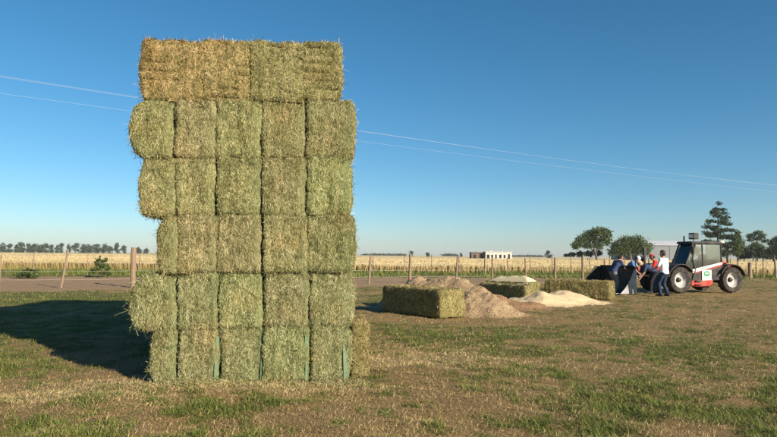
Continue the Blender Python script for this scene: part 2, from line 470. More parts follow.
# ------------------------------------------------------------------ hay bales
def box_grid(w, d, h, st):
    """closed grid box with shared corners -> verts, quads"""
    n = [max(2, int(round(a / st))) for a in (w, d, h)]
    V = []; F = []; base = 0
    for ax in range(3):
        u, v = (ax + 1) % 3, (ax + 2) % 3
        for sg in (-1, 1):
            A, B = np.meshgrid(np.linspace(-1, 1, n[u] + 1), np.linspace(-1, 1, n[v] + 1), indexing='ij')
            P = np.zeros((A.size, 3)); P[:, u] = A.ravel(); P[:, v] = B.ravel(); P[:, ax] = sg
            I = base + np.arange(A.size).reshape(A.shape)
            q = np.stack([I[:-1, :-1], I[1:, :-1], I[1:, 1:], I[:-1, 1:]], -1).reshape(-1, 4)
            if sg < 0: q = q[:, ::-1]
            V.append(P); F.append(q); base += A.size
    V = np.concatenate(V); F = np.concatenate(F)
    key = np.round(V * 1e5).astype(np.int64)
    _, first, inv = np.unique(key, axis=0, return_index=True, return_inverse=True)
    return V[first], inv.ravel()[F]

def bale_shape(w, d, h, seed, st=.035, rad=.05, amp=.03, bulge=(0, 0), strata=0.0, tuck=0.0):
    U, F = box_grid(w, d, h, st)
    hf = np.array([w, d, h]) / 2
    p = U * hf
    c = np.clip(p, -(hf - rad), hf - rad); dlt = p - c
    nrm = unit(np.where(np.linalg.norm(dlt, axis=1, keepdims=True) > 1e-6, dlt, U))
    p = c + unit(dlt) * np.minimum(np.linalg.norm(dlt, axis=1, keepdims=True), rad)
    zz = U[:, 2:3]
    dn = (fbm((p + 13.7 * seed) * np.array([5., 5., 5.]), 4, seed) - .5)[:, None] * 2 * amp + (fbm((p + 3.1 * seed) * 26, 2, seed + 5) - .5)[:, None] * .022
    fl = (fbm((p + 5.3 * seed) * np.array([17., 17., 1.6]), 2, seed + 31) - .5)[:, None] * .034 * (U[:, 1:2] < -.9)
    p = p + nrm * (dn + fl)
    # bulging free sides
    zb = np.sqrt(np.clip(1 - zz[:, 0] ** 2, 0, 1))
    p[:, 0] -= np.clip(-U[:, 0], 0, 1) ** 3 * bulge[0] * (zb * 1.2 - .6 + tuck * -zz[:, 0] * .6)
    p[:, 0] += np.clip(U[:, 0], 0, 1) ** 3 * bulge[1] * (zb * 1.2 - .6)
    if strata:
        p[:, 1] += np.where(U[:, 1] < -.99, 1, 0) * strata * (np.abs(np.sin(p[:, 2] * 2 * math.pi / .21 + 2 * fbm(p * 2, 2, seed))) < .28) * .9
    return p, F, U

def face_geo(P, F):
    a, b, c, d = (P[F[:, i]] for i in range(4))
    n = np.cross(c - a, d - b); ar = np.linalg.norm(n, axis=1) / 2
    return a, b, c, d, unit(n), ar

def straws(P, F, want, count, seed, pref=(0, 0, 1), prefw=.8, lmin=.014, lmax=.052, wid=.0038, lift=.25, bandx=None, base=.45, spread=.95):
    r = np.random.default_rng(seed)
    a, b, c, d, n, ar = face_geo(P, F)
    w8 = ar * want(n, (a + c) / 2)
    k = r.choice(len(F), count, p=w8 / w8.sum())
    u, v = r.random((count, 1)), r.random((count, 1))
    pt = (a[k] * (1 - u) + b[k] * u) * (1 - v) + (d[k] * (1 - u) + c[k] * u) * v
    nn = n[k]
    rd = r.normal(size=(count, 3)) + np.array(pref) * r.choice([-1, 1], (count, 1)) * prefw * 2
    tg = unit(rd - nn * (rd * nn).sum(1, keepdims=True))
    D = unit(tg + nn * (r.random((count, 1)) ** 2 * lift * 2 - .06))
    U_ = unit(nn + .5 * r.normal(size=(count, 3)))
    L = lmin + (lmax - lmin) * r.random(count) ** 2
    W = wid * (.6 + .9 * r.random(count))
    rnd = np.clip(base + spread * (r.random(count) - .5) * 1.1, 0, 1)
    ex = {'band': np.zeros(count)}
    if bandx is not None:
        ex['band'] = np.clip((pt[:, 0] - bandx[0]) / .06, 0, 1) * (nn[:, 1] < -.3) * np.clip((bandx[1] - pt[:, 0]) / .02, 0, 1)
    return blades(pt + nn * .003, D, U_, L, W, rnd, -.12, 1, .7, ex)

STACK_YAW = math.atan2(0.31, 2.26)
SO = Vector((-2.73, 7.04, 0))                 # left foot of the stack's front
sx_ = Vector((math.cos(STACK_YAW), math.sin(STACK_YAW), 0)); sn_ = Vector((-sx_.y, sx_.x, 0))
def on_front(px, py):                         # position along the front face and height
    d = ray(px, py); o = Vector((0, 0, CAMH))
    t = (SO - o).dot(sn_) / d.dot(sn_); p = o + d * t
    return (p - SO).dot(sx_), p.z

ROWS = [(383.5, 328.5), (328.5, 272.5), (272.5, 215.5), (215.5, 157.5), (157.5, 100.0), (100.0, 40.5)]
COLS = [[152, 177, 219, 263.5, 310.5, 350], [137, 177, 218, 263, 309, 353], [159, 177, 217, 262.5, 308, 354], [140, 175, 216, 261.5, 306.5, 350.5], [137, 174, 215, 261, 305.5, 353.5], [142, 203, 250, 303, 340]]
LN = ['bottom layer', 'second layer up', 'third layer up', 'fourth layer up', 'fifth layer up', 'top layer']
CN = ['leftmost', 'second from left', 'middle', 'second from right', 'rightmost']
LOOK = {(1, 0): 'shaggy hay bale bulging out furthest left with loose tufts', (2, 0): 'narrow hay bale set back at the left edge', (5, 0): 'sun-bleached tan hay bale at the top left corner of the stack',
        (5, 1): 'tan hay bale second from left in the top layer', (5, 2): 'olive green hay bale third from left in the top layer', (5, 3): 'hay bale at the top right corner of the stack',
        (0, 4): 'hay bale beside the green plastic strip, right end of bottom layer'}
zb_prev = 0.0
t = NT('green_plastic'); M_plas = t.done(t.mix(t.noise(12, 4, t.coord('Object', (3, 3, 1))), (.075, .14, .075), (.16, .215, .11)), .5)
sd_ = 10
zlev = [0.0] + [on_front(250, a[1])[1] for a in ROWS]
GRP = 'hay bales in the front of the tall stack'
TILT = [0, -.026, -.012, 0, .004, -.006, .014]      # the layers sag a little towards one end
def lay_z(px, k): return 0.0 if k == 0 else on_front(px, ROWS[k - 1][1] + TILT[k] * (px - 250))[1]
for ri, row in enumerate(ROWS):
    z0, z1 = zlev[ri], zlev[ri + 1]
    ym = (row[0] + row[1]) / 2
    xs = [on_front(px, ym)[0] for px in COLS[ri]]
    for ci in range(len(xs) - 1):
        sd_ += 1
        pm = (COLS[ri][ci] + COLS[ri][ci + 1]) / 2; z0, z1 = lay_z(pm, ri), lay_z(pm, ri + 1)
        r = np.random.default_rng(sd_)
        W, H, Dp = xs[ci + 1] - xs[ci], z1 - z0, .84
        first, last, top = ci == 0, ci == len(xs) - 2, ri == 5
        bl = (.16 if ri in (1, 4) else .07) if first else 0
        br = .05 if last else 0
        gap = .0 if top else .008
        P, F, U = bale_shape(W - gap * (.3 + 1.5 * r.random()), Dp, H + .006, sd_, .035, .012 if top else .028 + .022 * r.random(), .036, (bl, br), .030 if top else 0, .5 if (ri == 1 and first) else 0)
        bx0, bx1 = (W / 2 - .12, W / 2 - .03)
        band = np.clip((P[:, 0] - bx0) / .03, 0, 1) * (U[:, 1] < -.9) * (0 if top else 1)
        cx = (xs[ci] + xs[ci + 1]) / 2
        off = r.normal() * .016 + (.012 if ri % 2 else 0) + (.01 if top else 0)
        loc = SO + sx_ * cx + sn_ * (Dp / 2 + off) + Vector((0, 0, (z0 + z1) / 2))
        me = np_mesh('hay_bale', P, F, {'band': band}, M_core, True)
        o = link('hay_bale', me, None, loc, STACK_YAW + r.normal() * .012)
        tint = np.array([1, 1, 1.]) * (.93 + .16 * r.random()) * (1 + np.array([-.02, .012, -.02]) * r.normal())
        if top: tint = [np.array([1.22, .98, .86]), np.array([1.17, .97, .86]), np.array([1.02, .97, .88]), np.array([1.02, .97, .88])][ci]
        elif ri <= 1: tint = tint * np.array([.95, 1.0, .95])
        else: tint = tint * np.array([1.0, 1.0, .93])
        o.color = (*tint, 1)
        lab = LOOK.get((ri, ci)) or 'hay bale in the %s of the stack, %s of its layer' % (LN[ri], CN[ci])
        tag(o, lab, 'hay bale', GRP)
        def want(n, c, first=first, last=last, top=top):
            q = np.clip(-n[:, 1], 0, 1) * 1.0
            if first: q = q + np.clip(-n[:, 0], 0, 1) * 1.1
            if last: q = q + np.clip(n[:, 0], 0, 1) * .9
            if top: q = q + np.clip(n[:, 2], 0, 1) * .8
            return q + .03
        cnt = int(7800 * (W / .5) * (1 + .9 * first + .7 * last + .3 * top))
        V1, F1, A1 = straws(P, F, want, cnt, sd_ + 900, (0, 0, 1), .95 if not top else .5, base=.47, lift=.22 if not first else .3, bandx=None if top else (bx0, bx1 + .02))
        Vs, Fs, As = [V1], [F1], [A1]
        # shaggy lip of hay along the joints
        hz_ = H / 2
        V3, F3, A3 = straws(P, F, lambda n, c: 1e-6 + (n[:, 1] < .1) * (np.abs(np.abs(c[:, 2]) - hz_) < .05) * (c[:, 1] < -Dp / 2 + .06), int(420 * W / .5), sd_ + 2900, (.4, -.4, .5), .4, .025, .075, .0042, .55, None, .36)
        Vs.append(V3); Fs.append(F3 + len(V1)); As.append(A3)
        if first or last or top:            # stray stems sticking out of the free sides
            def loose(n, c, first=first, last=last, top=top):
                q = np.zeros(len(n)) + 1e-6
                if first: q = q + (n[:, 0] < -.4) * (1 + 2 * (c[:, 2] < -.1))
                if last: q = q + (n[:, 0] > .4) * 1.0
                if top: q = q + (n[:, 2] > .4) * .5
                return q
            V2, F2, A2 = straws(P, F, loose, int(620 if first else 320), sd_ + 1900, (0, -.3, -.5), .3, .04, .13 if not (ri == 1 and first) else .20, .0042, .8, None, .55)
            Fs.append(F2 + len(V1) + len(V3)); Vs.append(V2); As.append(A2)
        sm = np_mesh('loose_straw', np.concatenate(Vs), np.concatenate(Fs), {q: np.concatenate([a[q] for a in As]) for q in ('rnd', 'band')}, M_hay)
        so = link('loose_straw', sm, o); so['kind'] = 'stuff'; so.color = o.color
        if ri == 0 and ci >= 1:             # strip of plastic showing in the joint
            m = MB(); hw = [.020, .012, .018, .032][ci - 1]; xx = W / 2 - hw - .012
            n_ = 7; zz = [-.30 + .52 * i / (n_ - 1) for i in range(n_)]
            fr = [(xx - hw + .006 * math.sin(7 * z + ci), -Dp / 2 - .012 + .006 * math.sin(11 * z), z) for z in zz]
            bk = [(xx + hw + .004 * math.sin(9 * z), -Dp / 2 + .010 + .005 * math.sin(8 * z + 1), z) for z in zz]
            th = [(p[0], p[1] + .004, p[2]) for p in fr] + [(p[0], p[1] + .004, p[2]) for p in bk]
            V = fr + bk + th; N = n_
            Fq = [(i, N + i, N + i + 1, i + 1) for i in range(N - 1)] + [(2 * N + i, 2 * N + i + 1, 3 * N + i + 1, 3 * N + i) for i in range(N - 1)]
            Fq += [(i, i + 1, 2 * N + i + 1, 2 * N + i) for i in range(N - 1)] + [(N + i, 3 * N + i, 3 * N + i + 1, N + i + 1) for i in range(N - 1)]
            m.raw(V, Fq); p_ = m.build('plastic_strip', M_plas, o)

# the drier bale that sticks out at the foot on the right
def lone_bale(loc, yaw, w, d, h, seed, label, tint, count, wid, group=None, st=.05, lmax=.10, amp=.03, lift=.3):
    P, F, U = bale_shape(w, d, h, seed, st, .05, amp * 1.4)
    o = link('hay_bale', np_mesh('hay_bale', P, F, {'band': np.zeros(len(P))}, M_core, True), None, loc, yaw)
    o.color = (*tint, 1); tag(o, label, 'hay bale', group)
    V, F2, A = straws(P, F, lambda n, c: .05 + (n[:, 2] > -.5), count, seed + 50, (0, 0, 1), .6, .02, lmax, wid, lift, None, .46)
    s = link('loose_straw', np_mesh('loose_straw', V, F2, A, M_hay), o); s['kind'] = 'stuff'; s.color = o.color
    return o
a0 = on_front(350, 350)[0]; a1 = on_front(371, 350)[0]; zt = on_front(360, 322)[1]
lone_bale(SO + sx_ * ((a0 + a1) / 2 + .006) + sn_ * .50 + Vector((0, 0, zt / 2)), STACK_YAW, a1 - a0 - .01, .84, zt, 300, 'narrow brownish hay bale sticking out at the right foot of the tall stack', (1.02, .87, .78), 9000, .0042, None, .035, .055, .02, .14)

# the deep rear of the stack, hardly seen: long bales, two rows
proto = {}
for rowi in range(2):
    for ri in range(6):
        for ci in range(5):
            if ri < 5 and 0 < ci < 4: continue
            z0, z1 = zlev[ri], zlev[ri + 1]
            w_ = .435
            loc = Vector((-.92 - w_ * (4 - ci) - w_ / 2 + (0 if ri < 5 else -.05), 8.42 + .86 + rowi * 1.76, (z0 + z1) / 2))
            key = ri == 5
            if key not in proto:
                P, F, U = bale_shape(w_ - .005, 1.74, z1 - z0 - .004, 500 + key, .08, .05, .02)
                proto[key] = (np_mesh('hay_bale', P, F, {'band': np.zeros(len(P))}, M_core, True), P, F)
            o = link('hay_bale', proto[key][0], None, loc)
            o.color = (1, 1, .95, 1)
            tag(o, 'hay bale in the hidden rear rows of the tall stack, behind its front', 'hay bale', 'hay bales in the rear of the tall stack')
            if ci in (0, 4) or ri == 5 or rowi == 1:
                k2 = ('s', key)
                if k2 not in proto:
                    V, F2, A = straws(proto[key][1], proto[key][2], lambda n, c: .1 + 0 * n[:, 0] + (np.abs(n[:, 0]) > .5), 3500, 77, (0, 0, 1), .4, .04, .12, .010, .3, None, .48)
                    proto[k2] = np_mesh('loose_straw', V, F2, A, M_hay)
                s = link('loose_straw', proto[k2], o); s['kind'] = 'stuff'; s.color = o.color

# loose bales that wall in the heaps of feed
def placed(corner, u, L, Wd, H, seed, label, tint, count=13000, wid=.007):
    u = Vector((u[0], u[1], 0)).normalized(); v = Vector((u.y, -u.x, 0))
    if v.y < 0: v = -v
    c = Vector((corner[0], corner[1], 0)) + u * L / 2 + v * Wd / 2 + Vector((0, 0, H / 2 - .01))
    return lone_bale(c, math.atan2(-u.y, -u.x), L, Wd, H, seed, label, tint, count, wid, 'loose bales walling in the feed heaps', .06, .09)
A_c = gp(440.5, 318.6); B_c = gp(525.5, 302.4); C_c = gp(610, 299.8)
placed(A_c, (-.64, .77), 2.2, .86, .69, 601, 'nearest loose hay bale, dark side to us, brown heap spilling beside it', (1.25, 1.10, 1.0), 16000, .006)
placed(B_c, (-.60, .80), 2.1, .55, .55, 602, 'low hay bale between the brown heap and the cream grain heap', (1.1, 1.0, .92))
placed(C_c, (-.85, .53), 2.35, .82, .65, 603, 'hay bale standing just in front of the loader bucket', (1.2, 1.03, .92))
placed((5.15, 22.0), (-.70, .72), 2.0, .72, .57, 604, 'hay bale behind the cream grain heap, grain piled on top of it', (1.1, 1.05, .95))

# hay that has fallen round the foot of the stack
r = np.random.default_rng(333); n = 16000
f_ = r.random(n) * 1.14 - .06; dd = -np.abs(r.normal(size=n)) * .16 + .03
q = np.array(SO)[None, :] + f_[:, None] * 2.32 * np.array(sx_)[None, :] + dd[:, None] * np.array(sn_)[None, :]
lump = fbm2(q[:, 0], q[:, 1], 4.0, 3, 9)
kp = r.random(n) < np.clip((lump - .3) * 3.2, .1, 1); q = q[kp]; lump = lump[kp]; n = len(q)
q[:, 2] = ground_z(q[:, 0], q[:, 1]) + r.random(n) * .07 * np.clip(lump * 1.6 - .4, .1, 1) * np.exp(dd[kp] * 5)
az = r.random(n) * 6.283; tl = r.normal(size=n) * .35
D = np.stack([np.cos(az) * np.cos(tl), np.sin(az) * np.cos(tl), np.sin(tl)], -1)
V, F, A = blades(q, D, unit(np.array([[0, -.5, 1.0]]) + .4 * r.normal(size=(n, 3))), .025 + .06 * r.random(n), .003 + .003 * r.random(n), np.clip(.15 + .75 * r.random(n), 0, 1), .1, 1, .6, {'band': np.zeros(n)})
o = link('fallen_hay', np_mesh('fallen_hay', V, F, A, M_hay)); o.color = (1, .97, .9, 1)
tag(o, 'loose hay fallen along the foot of the tall stack', 'hay', kind='stuff')
# ------------------------------------------------------------------ heaps of feed
def heap(name, label, cat, peaks, bounds, st, col, bumpn, bits, seed, slope=.62, base_z=0.0, rect=None):
    x0, x1, y0, y1 = bounds
    X, Y = np.meshgrid(np.arange(x0, x1, st), np.arange(y0, y1, st))
    Hh = np.full(X.shape, -1.0)
    wob = (fbm2(X, Y, 1.6, 4, seed) - .5)
    for (a, b, hh, ex) in peaks:
        dd = np.sqrt((X - a) ** 2 + ((Y - b) / ex) ** 2)
        c = hh - slope * (np.sqrt(dd * dd + .03) - .17) + wob * .22
        k_ = .16; hmix = np.clip(.5 + .5 * (c - Hh) / k_, 0, 1); Hh = Hh * (1 - hmix) + c * hmix + k_ * hmix * (1 - hmix)
    Hh += (fbm2(X, Y, 9, 3, seed + 1) - .5) * bumpn
    toe = np.where(Hh < .08, .08 * np.exp((np.clip(Hh, -1, .08) - .08) / .08), Hh)
    if rect is None: lim = toe; Hh = toe + ground_z(X, Y) - .014
    else:                                     # sits on a bale: keep to its top
        (cx_, cy_), u_, hl_, hw_ = rect
        lx = np.abs((X - cx_) * u_[0] + (Y - cy_) * u_[1]); ly = np.abs(-(X - cx_) * u_[1] + (Y - cy_) * u_[0])
        lim = np.minimum(Hh, np.minimum(hl_ - lx, hw_ - ly) * 1.1); Hh = lim - .03
    idx = np.arange(X.size).reshape(X.shape)
    F = np.stack([idx[:-1, :-1], idx[:-1, 1:], idx[1:, 1:], idx[1:, :-1]], -1).reshape(-1, 4)
    F = F[lim.ravel()[F].max(1) > .008]
    used, inv = np.unique(F, return_inverse=True)
    V = np.stack([X, Y, Hh + base_z], -1).reshape(-1, 3)[used]; F = inv.reshape(F.shape)
    t = NT(name); n1 = t.noise(30, 5, t.pos(), .7); n2 = t.noise(3, 4, t.pos())
    c = t.mix(n1, col[0], col[1]); c = t.mix(t.math('MULTIPLY', n2, .5), c, col[2]); t.bump(n1, .8, .03)
    o = tag(link(name, np_mesh(name, V, F, None, t.done(c, .9), True)), label, cat)
    if bits:
        P, Ff = V, F
        Vb, Fb, Ab = straws(P, Ff, lambda n, c_: .2 + 0 * n[:, 0], bits[0], seed + 9, (0, 0, 0), 0, .02, bits[1], bits[2], .35, None, .5)
        m = blade_mat(name + '_bits', [(0, col[0]), (.5, col[2]), (1, col[3])])
        b = link('loose_bits', np_mesh('loose_bits', Vb, Fb, {'rnd': Ab['rnd']}, m), o); b['kind'] = 'stuff'
    return o
heap('silage_heap', 'large tan-brown heap of chopped feed spilling past the nearest loose bale', 'feed heap',
     [(.95, 17.6, .93, 1.0), (1.35, 17.4, .90, 1.0), (1.75, 17.15, .95, 1.0), (2.1, 16.8, .88, 1.0), (2.4, 16.35, .72, 1.0), (2.75, 15.9, .45, 1.0)], (-1.5, 5, 13.5, 20), .06,
     ((.24, .16, .085), (.41, .30, .18), (.35, .25, .145), (.52, .41, .26)), .12, (9000, .07, .014), 701, .74)
heap('meal_heap', 'low reddish-brown heap of feed in front of the low bale', 'feed heap',
     [(3.3, 17.8, .34, 1.0), (3.8, 17.6, .24, 1.0), (2.95, 18.2, .42, 1.0), (4.3, 17.8, .12, 1.0)], (2.0, 6, 16, 20.5), .06,
     ((.20, .115, .055), (.34, .21, .11), (.28, .17, .09), (.42, .28, .16)), .05, (3000, .05, .013), 702, .45)
heap('grain_heap', 'low cream heap of ground grain between two hay bales', 'grain heap',
     [(5.0, 20.0, .42, 1.0), (5.95, 20.6, .40, 1.0), (6.5, 20.5, .22, 1.0), (5.4, 19.4, .16, 1.0)], (3.9, 8.2, 18, 22.4), .06,
     ((.58, .43, .24), (.70, .55, .34), (.66, .5, .29), (.78, .66, .46)), .02, None, 703, .36)
u_ = Vector((-.70, .72)).normalized(); v_ = Vector((-u_.y, u_.x)); v_ = v_ if v_.y > 0 else -v_
DREC = (tuple(Vector((5.15, 22.0)) + u_ * 1.0 + v_ * .36), (u_.x, u_.y), .92, .34)
heap('grain_mound', 'pale cream mound of grain heaped on top of a hay bale', 'grain heap',
     [(5.1, 22.5, .20, 1.0), (4.75, 22.85, .22, 1.0), (4.4, 23.2, .20, 1.0)], (3.2, 6.2, 21.6, 24.4), .05,
     ((.62, .49, .28), (.76, .64, .41), (.7, .58, .35), (.8, .68, .47)), .03, None, 704, .45, .565, DREC)

# ------------------------------------------------------------------ fences and wires
t = NT('weathered_timber'); g1 = t.noise(9, 6, t.coord('Object', (5, 5, .5)), .65)
t.bump(g1, .8, .02); M_post = t.done(t.mix(g1, (.13, .085, .055), (.36, .26, .18)), .85)
M_wire = NT('fence_wire').done((.30, .28, .26), .45, .7)
def post(parent, p, top, r0, r1, seed, label=None, n=9):
    rr = np.random.default_rng(seed); m = MB()
    k = 6; pts = []; rad = []
    for i in range(k):
        f = i / (k - 1)
        pts.append((p[0] + (top[0] - p[0]) * f + rr.normal() * r0 * .08, p[1] + (top[1] - p[1]) * f + rr.normal() * r0 * .08, -.15 + (top[2] + .15) * f))
        rad.append((r0 + (r1 - r0) * f) * (1 + rr.normal() * .06))
    m.tube(pts, rad, n)
    o = m.build('post', M_post, parent, smooth=False)
    if label: o['label'] = label
    return o
def on_line(px, fy):                         # where the sight line through column px meets a fence line
    d = ray(px, 257); sxy = d.x / d.y
    lo, hi = 5.0, 200.0
    for _ in range(50):
        mid_ = (lo + hi) / 2
        if mid_ < fy(sxy * mid_): lo = mid_
        else: hi = mid_
    return Vector((sxy * lo, lo, 0))
def make_fence(name, label, fy, pxs, hgt, r0, wires, thick={}, lean={}, seed=0, ends=()):
    root = empty(name, on_line(pxs[len(pxs) // 2], fy)); base = root.location.copy()
    tag(root, label, 'fence')
    spots = sorted([on_line(px, fy) for px in pxs], key=lambda v: v.x) + []
    for i, px in enumerate(pxs):
        p = on_line(px, fy) - base; rr = np.random.default_rng(seed + i)
        hh = hgt * (1 + rr.normal() * .05) ; rad = r0 * (1 + rr.normal() * .15); lx = rr.normal() * .04; lab = None
        if px in thick: rad, hh, lab = thick[px][:3]; lx = thick[px][3]
        if px in lean: lx, rad, hh = lean[px]
        post(root, p, (p.x + lx, p.y + rr.normal() * .02, hh), rad, rad * .9, seed + 50 + i, lab)
    spots = [s - base for s in spots]
    for j, wz in enumerate(wires):
        m = MB(); pts = []
        for a, b in zip(spots[:-1], spots[1:]):
            pts += [(a.x, a.y, wz), ((a.x + b.x) / 2, (a.y + b.y) / 2, wz - .02)]
        pts.append((spots[-1].x, spots[-1].y, wz))
        m.tube(pts, .004, 4); m.build('wire', M_wire, root)
FY = lambda x: fence_y(x)
make_fence('post_and_wire_fence', 'nearer wire fence on weathered timber posts along the dirt track', FY,
           [-60, 0, 62, 134, 205, 290, 330, 369, 410, 456, 492, 525.5, 555, 582.5, 604, 625, 648, 672, 696, 720, 737, 749.5, 763, 775.5, 790, 806], 1.42, .058, [.35, .7, 1.05, 1.3],
           {134: (.115, 1.72, 'thick brown timber post, stoutest of the fence', -.02), 410: (.085, 1.55, None, .02), 555: (.075, 1.45, None, 0), 582.5: (.085, 1.6, None, 0), 749.5: (.15, 1.2, 'stout corner post', 0)},
           {62: (.24, .045, 1.6), 369: (.10, .055, 1.5), 456: (.08, .05, 1.45)}, 40)
make_fence('far_wire_fence', 'farther thin wire fence at the edge of the wheat field', lambda x: 49.5 + .07 * x,
           [-40, 34, 88, 140, 200, 260, 320, 373, 404, 432, 459, 485, 507.7, 530, 552, 571, 590, 610, 632, 655, 680, 705, 730, 756, 785, 812], 1.45, .045, [.4, .8, 1.25],
           {485: (.085, 1.35, None, 0)}, {}, 140)
# overhead wires that run beside the track, with their poles outside the picture
M_cable = NT('aluminium_cable').done((.50, .50, .50), .5, .2)
def wl(X): return 21.0 + .62 * (X + 13.5)
WX0, WX1 = -27.0, 52.0
poles = []
for X in (WX0, WX1):
    root = empty('utility_pole', (X, wl(X), 0)); m = MB(); m.tube([(0, 0, -.5), (0, 0, 4), (0, 0, 8.6)], [.14, .12, .09], 12); m.build('shaft', M_post, root, smooth=True)
    m = MB(); m.box((0, 0, 8.0), (.1, 1.6, .12)); m.build('cross_arm', M_post, root, .01)
    for yy, zz in ((.6, 8.12), (.1, 8.12), (-.16, 7.22)):
        m = MB(); m.tube([(0, yy, zz - .1), (0, yy, zz)], [.035, .03], 8); m.build('insulator', M_cable, root)
    tag(root, 'timber utility pole carrying overhead wires at the %s end of the track' % ('left' if X < 0 else 'right'), 'utility pole', 'utility poles')
for i, (yy, zz, sag) in enumerate(((.6, 8.12, .70), (.1, 8.12, .80), (-.16, 7.22, .40))):
    m = MB(); pts = []
    for k_ in range(41):
        f = k_ / 40; X = WX0 + (WX1 - WX0) * f
        pts.append((X - WX0, wl(X) - wl(WX0) + yy, zz - sag * 4 * f * (1 - f)))
    m.tube(pts, .0027, 5)
    o = m.build('overhead_wire', M_cable, None, loc=(WX0, wl(WX0), 0))
    tag(o, ['upper overhead wire crossing the sky, the farther of the close pair', 'upper overhead wire crossing the sky, the nearer of the close pair', 'lowest overhead wire crossing the sky behind the hay stack'][i], 'wire', 'overhead wires')

# ------------------------------------------------------------------ trees
def leaf_mat(name, dark, lightc):
    return blade_mat(name, [(0, dark), (.6, tuple((a + b) / 2 for a, b in zip(dark, lightc))), (1, lightc)], .2)
L_mid = leaf_mat('foliage_mid', (.038, .062, .018), (.125, .165, .05))
L_dark = leaf_mat('foliage_dark', (.025, .042, .02), (.075, .105, .045))
L_hazed = leaf_mat('foliage_hazed', (.050, .070, .050), (.11, .135, .09))  # distance haze put into the leaf colour, greyer and bluer
L_pale = leaf_mat('foliage_pale', (.035, .055, .02), (.12, .15, .055))
t = NT('bark'); g1 = t.noise(8, 5, t.coord('Object', (3, 3, .6))); M_bark = t.done(t.mix(g1, (.06, .045, .035), (.16, .12, .09)), .9)
def tree(name, label, loc, clumps, trunk, limbs, mat, nleaf, size, seed, group=None, flat=.0, cat='tree'):
    """clumps: (x, y, z, rx, ry, rz); trunk: list of (x,y,z,r)"""
    rr = np.random.default_rng(seed)
    root = empty(name, loc); tag(root, label, cat, group)
    m = MB(); m.tube([q[:3] for q in trunk], [q[3] for q in trunk], 8)
    for a, b, r0 in limbs:
        a = Vector(a); b = Vector(b); md = (a + b) / 2 + Vector((rr.normal() * .15, rr.normal() * .15, .1)) * (b - a).length * .5
        m.tube([a, md, b], [r0, r0 * .7, r0 * .3], 6)
    m.build('trunk', M_bark, root, smooth=True)
    vol = np.array([c[3] * c[4] * c[5] for c in clumps]) ** .7; k = rr.choice(len(clumps), nleaf, p=vol / vol.sum())
    cl = np.array(clumps)[k]
    dr = unit(rr.normal(size=(nleaf, 3))); rad = rr.random((nleaf, 1)) ** .5
    lump = (1 + .35 * (rr.random((nleaf, 1)) < .12)) * (1 + 1.0 * (fbm(dr * 2.1 + k[:, None] * 7.7, 3, seed) - .5)[:, None])
    P = cl[:, :3] + dr * cl[:, 3:6] * rad * lump
    D = unit(rr.normal(size=(nleaf, 3)) * np.array([1, 1, 1 - flat]) + .6 * dr); U = unit(rr.normal(size=(nleaf, 3)) + .7 * dr)
    V, F, A = blades(P, D, U, size * (.6 + .8 * rr.random(nleaf)), size * (.45 + .5 * rr.random(nleaf)), rr.random(nleaf), -.2, 2, .5)
    link('crown', np_mesh('crown', V, F, {'rnd': A['rnd']}, mat), root)
    return root
def round_clumps(rr, n, W, H, z0, d=None):
    d = d or W; out = []
    for i in range(n):
        a = rr.random() * 6.283; q = rr.random() ** .5 * .72; zz = rr.random()
        s = math.sqrt(max(.15, 1 - (2 * zz - .9) ** 2))
        out.append((math.cos(a) * q * W / 2 * s, math.sin(a) * q * d / 2 * s, z0 + zz * H * .86 + .07 * H, W * (.15 + .12 * rr.random()), d * (.15 + .12 * rr.random()), H * (.12 + .08 * rr.random())))
    return out
Zf = 480.0
sc_f = Zf / FPX
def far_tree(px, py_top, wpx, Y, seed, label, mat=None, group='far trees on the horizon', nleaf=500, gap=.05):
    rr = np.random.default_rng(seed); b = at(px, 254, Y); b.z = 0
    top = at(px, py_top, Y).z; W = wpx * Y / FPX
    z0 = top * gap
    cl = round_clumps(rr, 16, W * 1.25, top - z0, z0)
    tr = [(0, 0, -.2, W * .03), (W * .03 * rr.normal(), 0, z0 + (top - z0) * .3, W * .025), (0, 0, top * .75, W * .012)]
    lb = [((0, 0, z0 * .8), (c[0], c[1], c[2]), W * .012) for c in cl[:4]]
    return tree('shade_tree', label, b, cl, tr, lb, mat or L_hazed, nleaf, W * .10 + .15, seed, group)
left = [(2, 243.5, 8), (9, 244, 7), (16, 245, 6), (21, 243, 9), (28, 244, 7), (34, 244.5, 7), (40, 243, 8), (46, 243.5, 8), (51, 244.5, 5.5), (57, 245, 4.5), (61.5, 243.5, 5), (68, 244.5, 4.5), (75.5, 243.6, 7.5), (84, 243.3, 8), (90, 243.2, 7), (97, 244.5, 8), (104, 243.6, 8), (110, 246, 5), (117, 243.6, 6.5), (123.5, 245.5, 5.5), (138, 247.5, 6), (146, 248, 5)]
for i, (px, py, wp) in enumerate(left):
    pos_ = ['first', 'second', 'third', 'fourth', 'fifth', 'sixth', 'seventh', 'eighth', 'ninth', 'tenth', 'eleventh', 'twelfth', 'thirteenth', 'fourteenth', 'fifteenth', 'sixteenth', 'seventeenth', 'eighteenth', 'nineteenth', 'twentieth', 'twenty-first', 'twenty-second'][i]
    far_tree(px, py, wp, Zf + 14 * math.sin(i * 2.1), 800 + i, 'small haze-tinted tree on the left horizon, %s from the left edge' % pos_, nleaf=900)
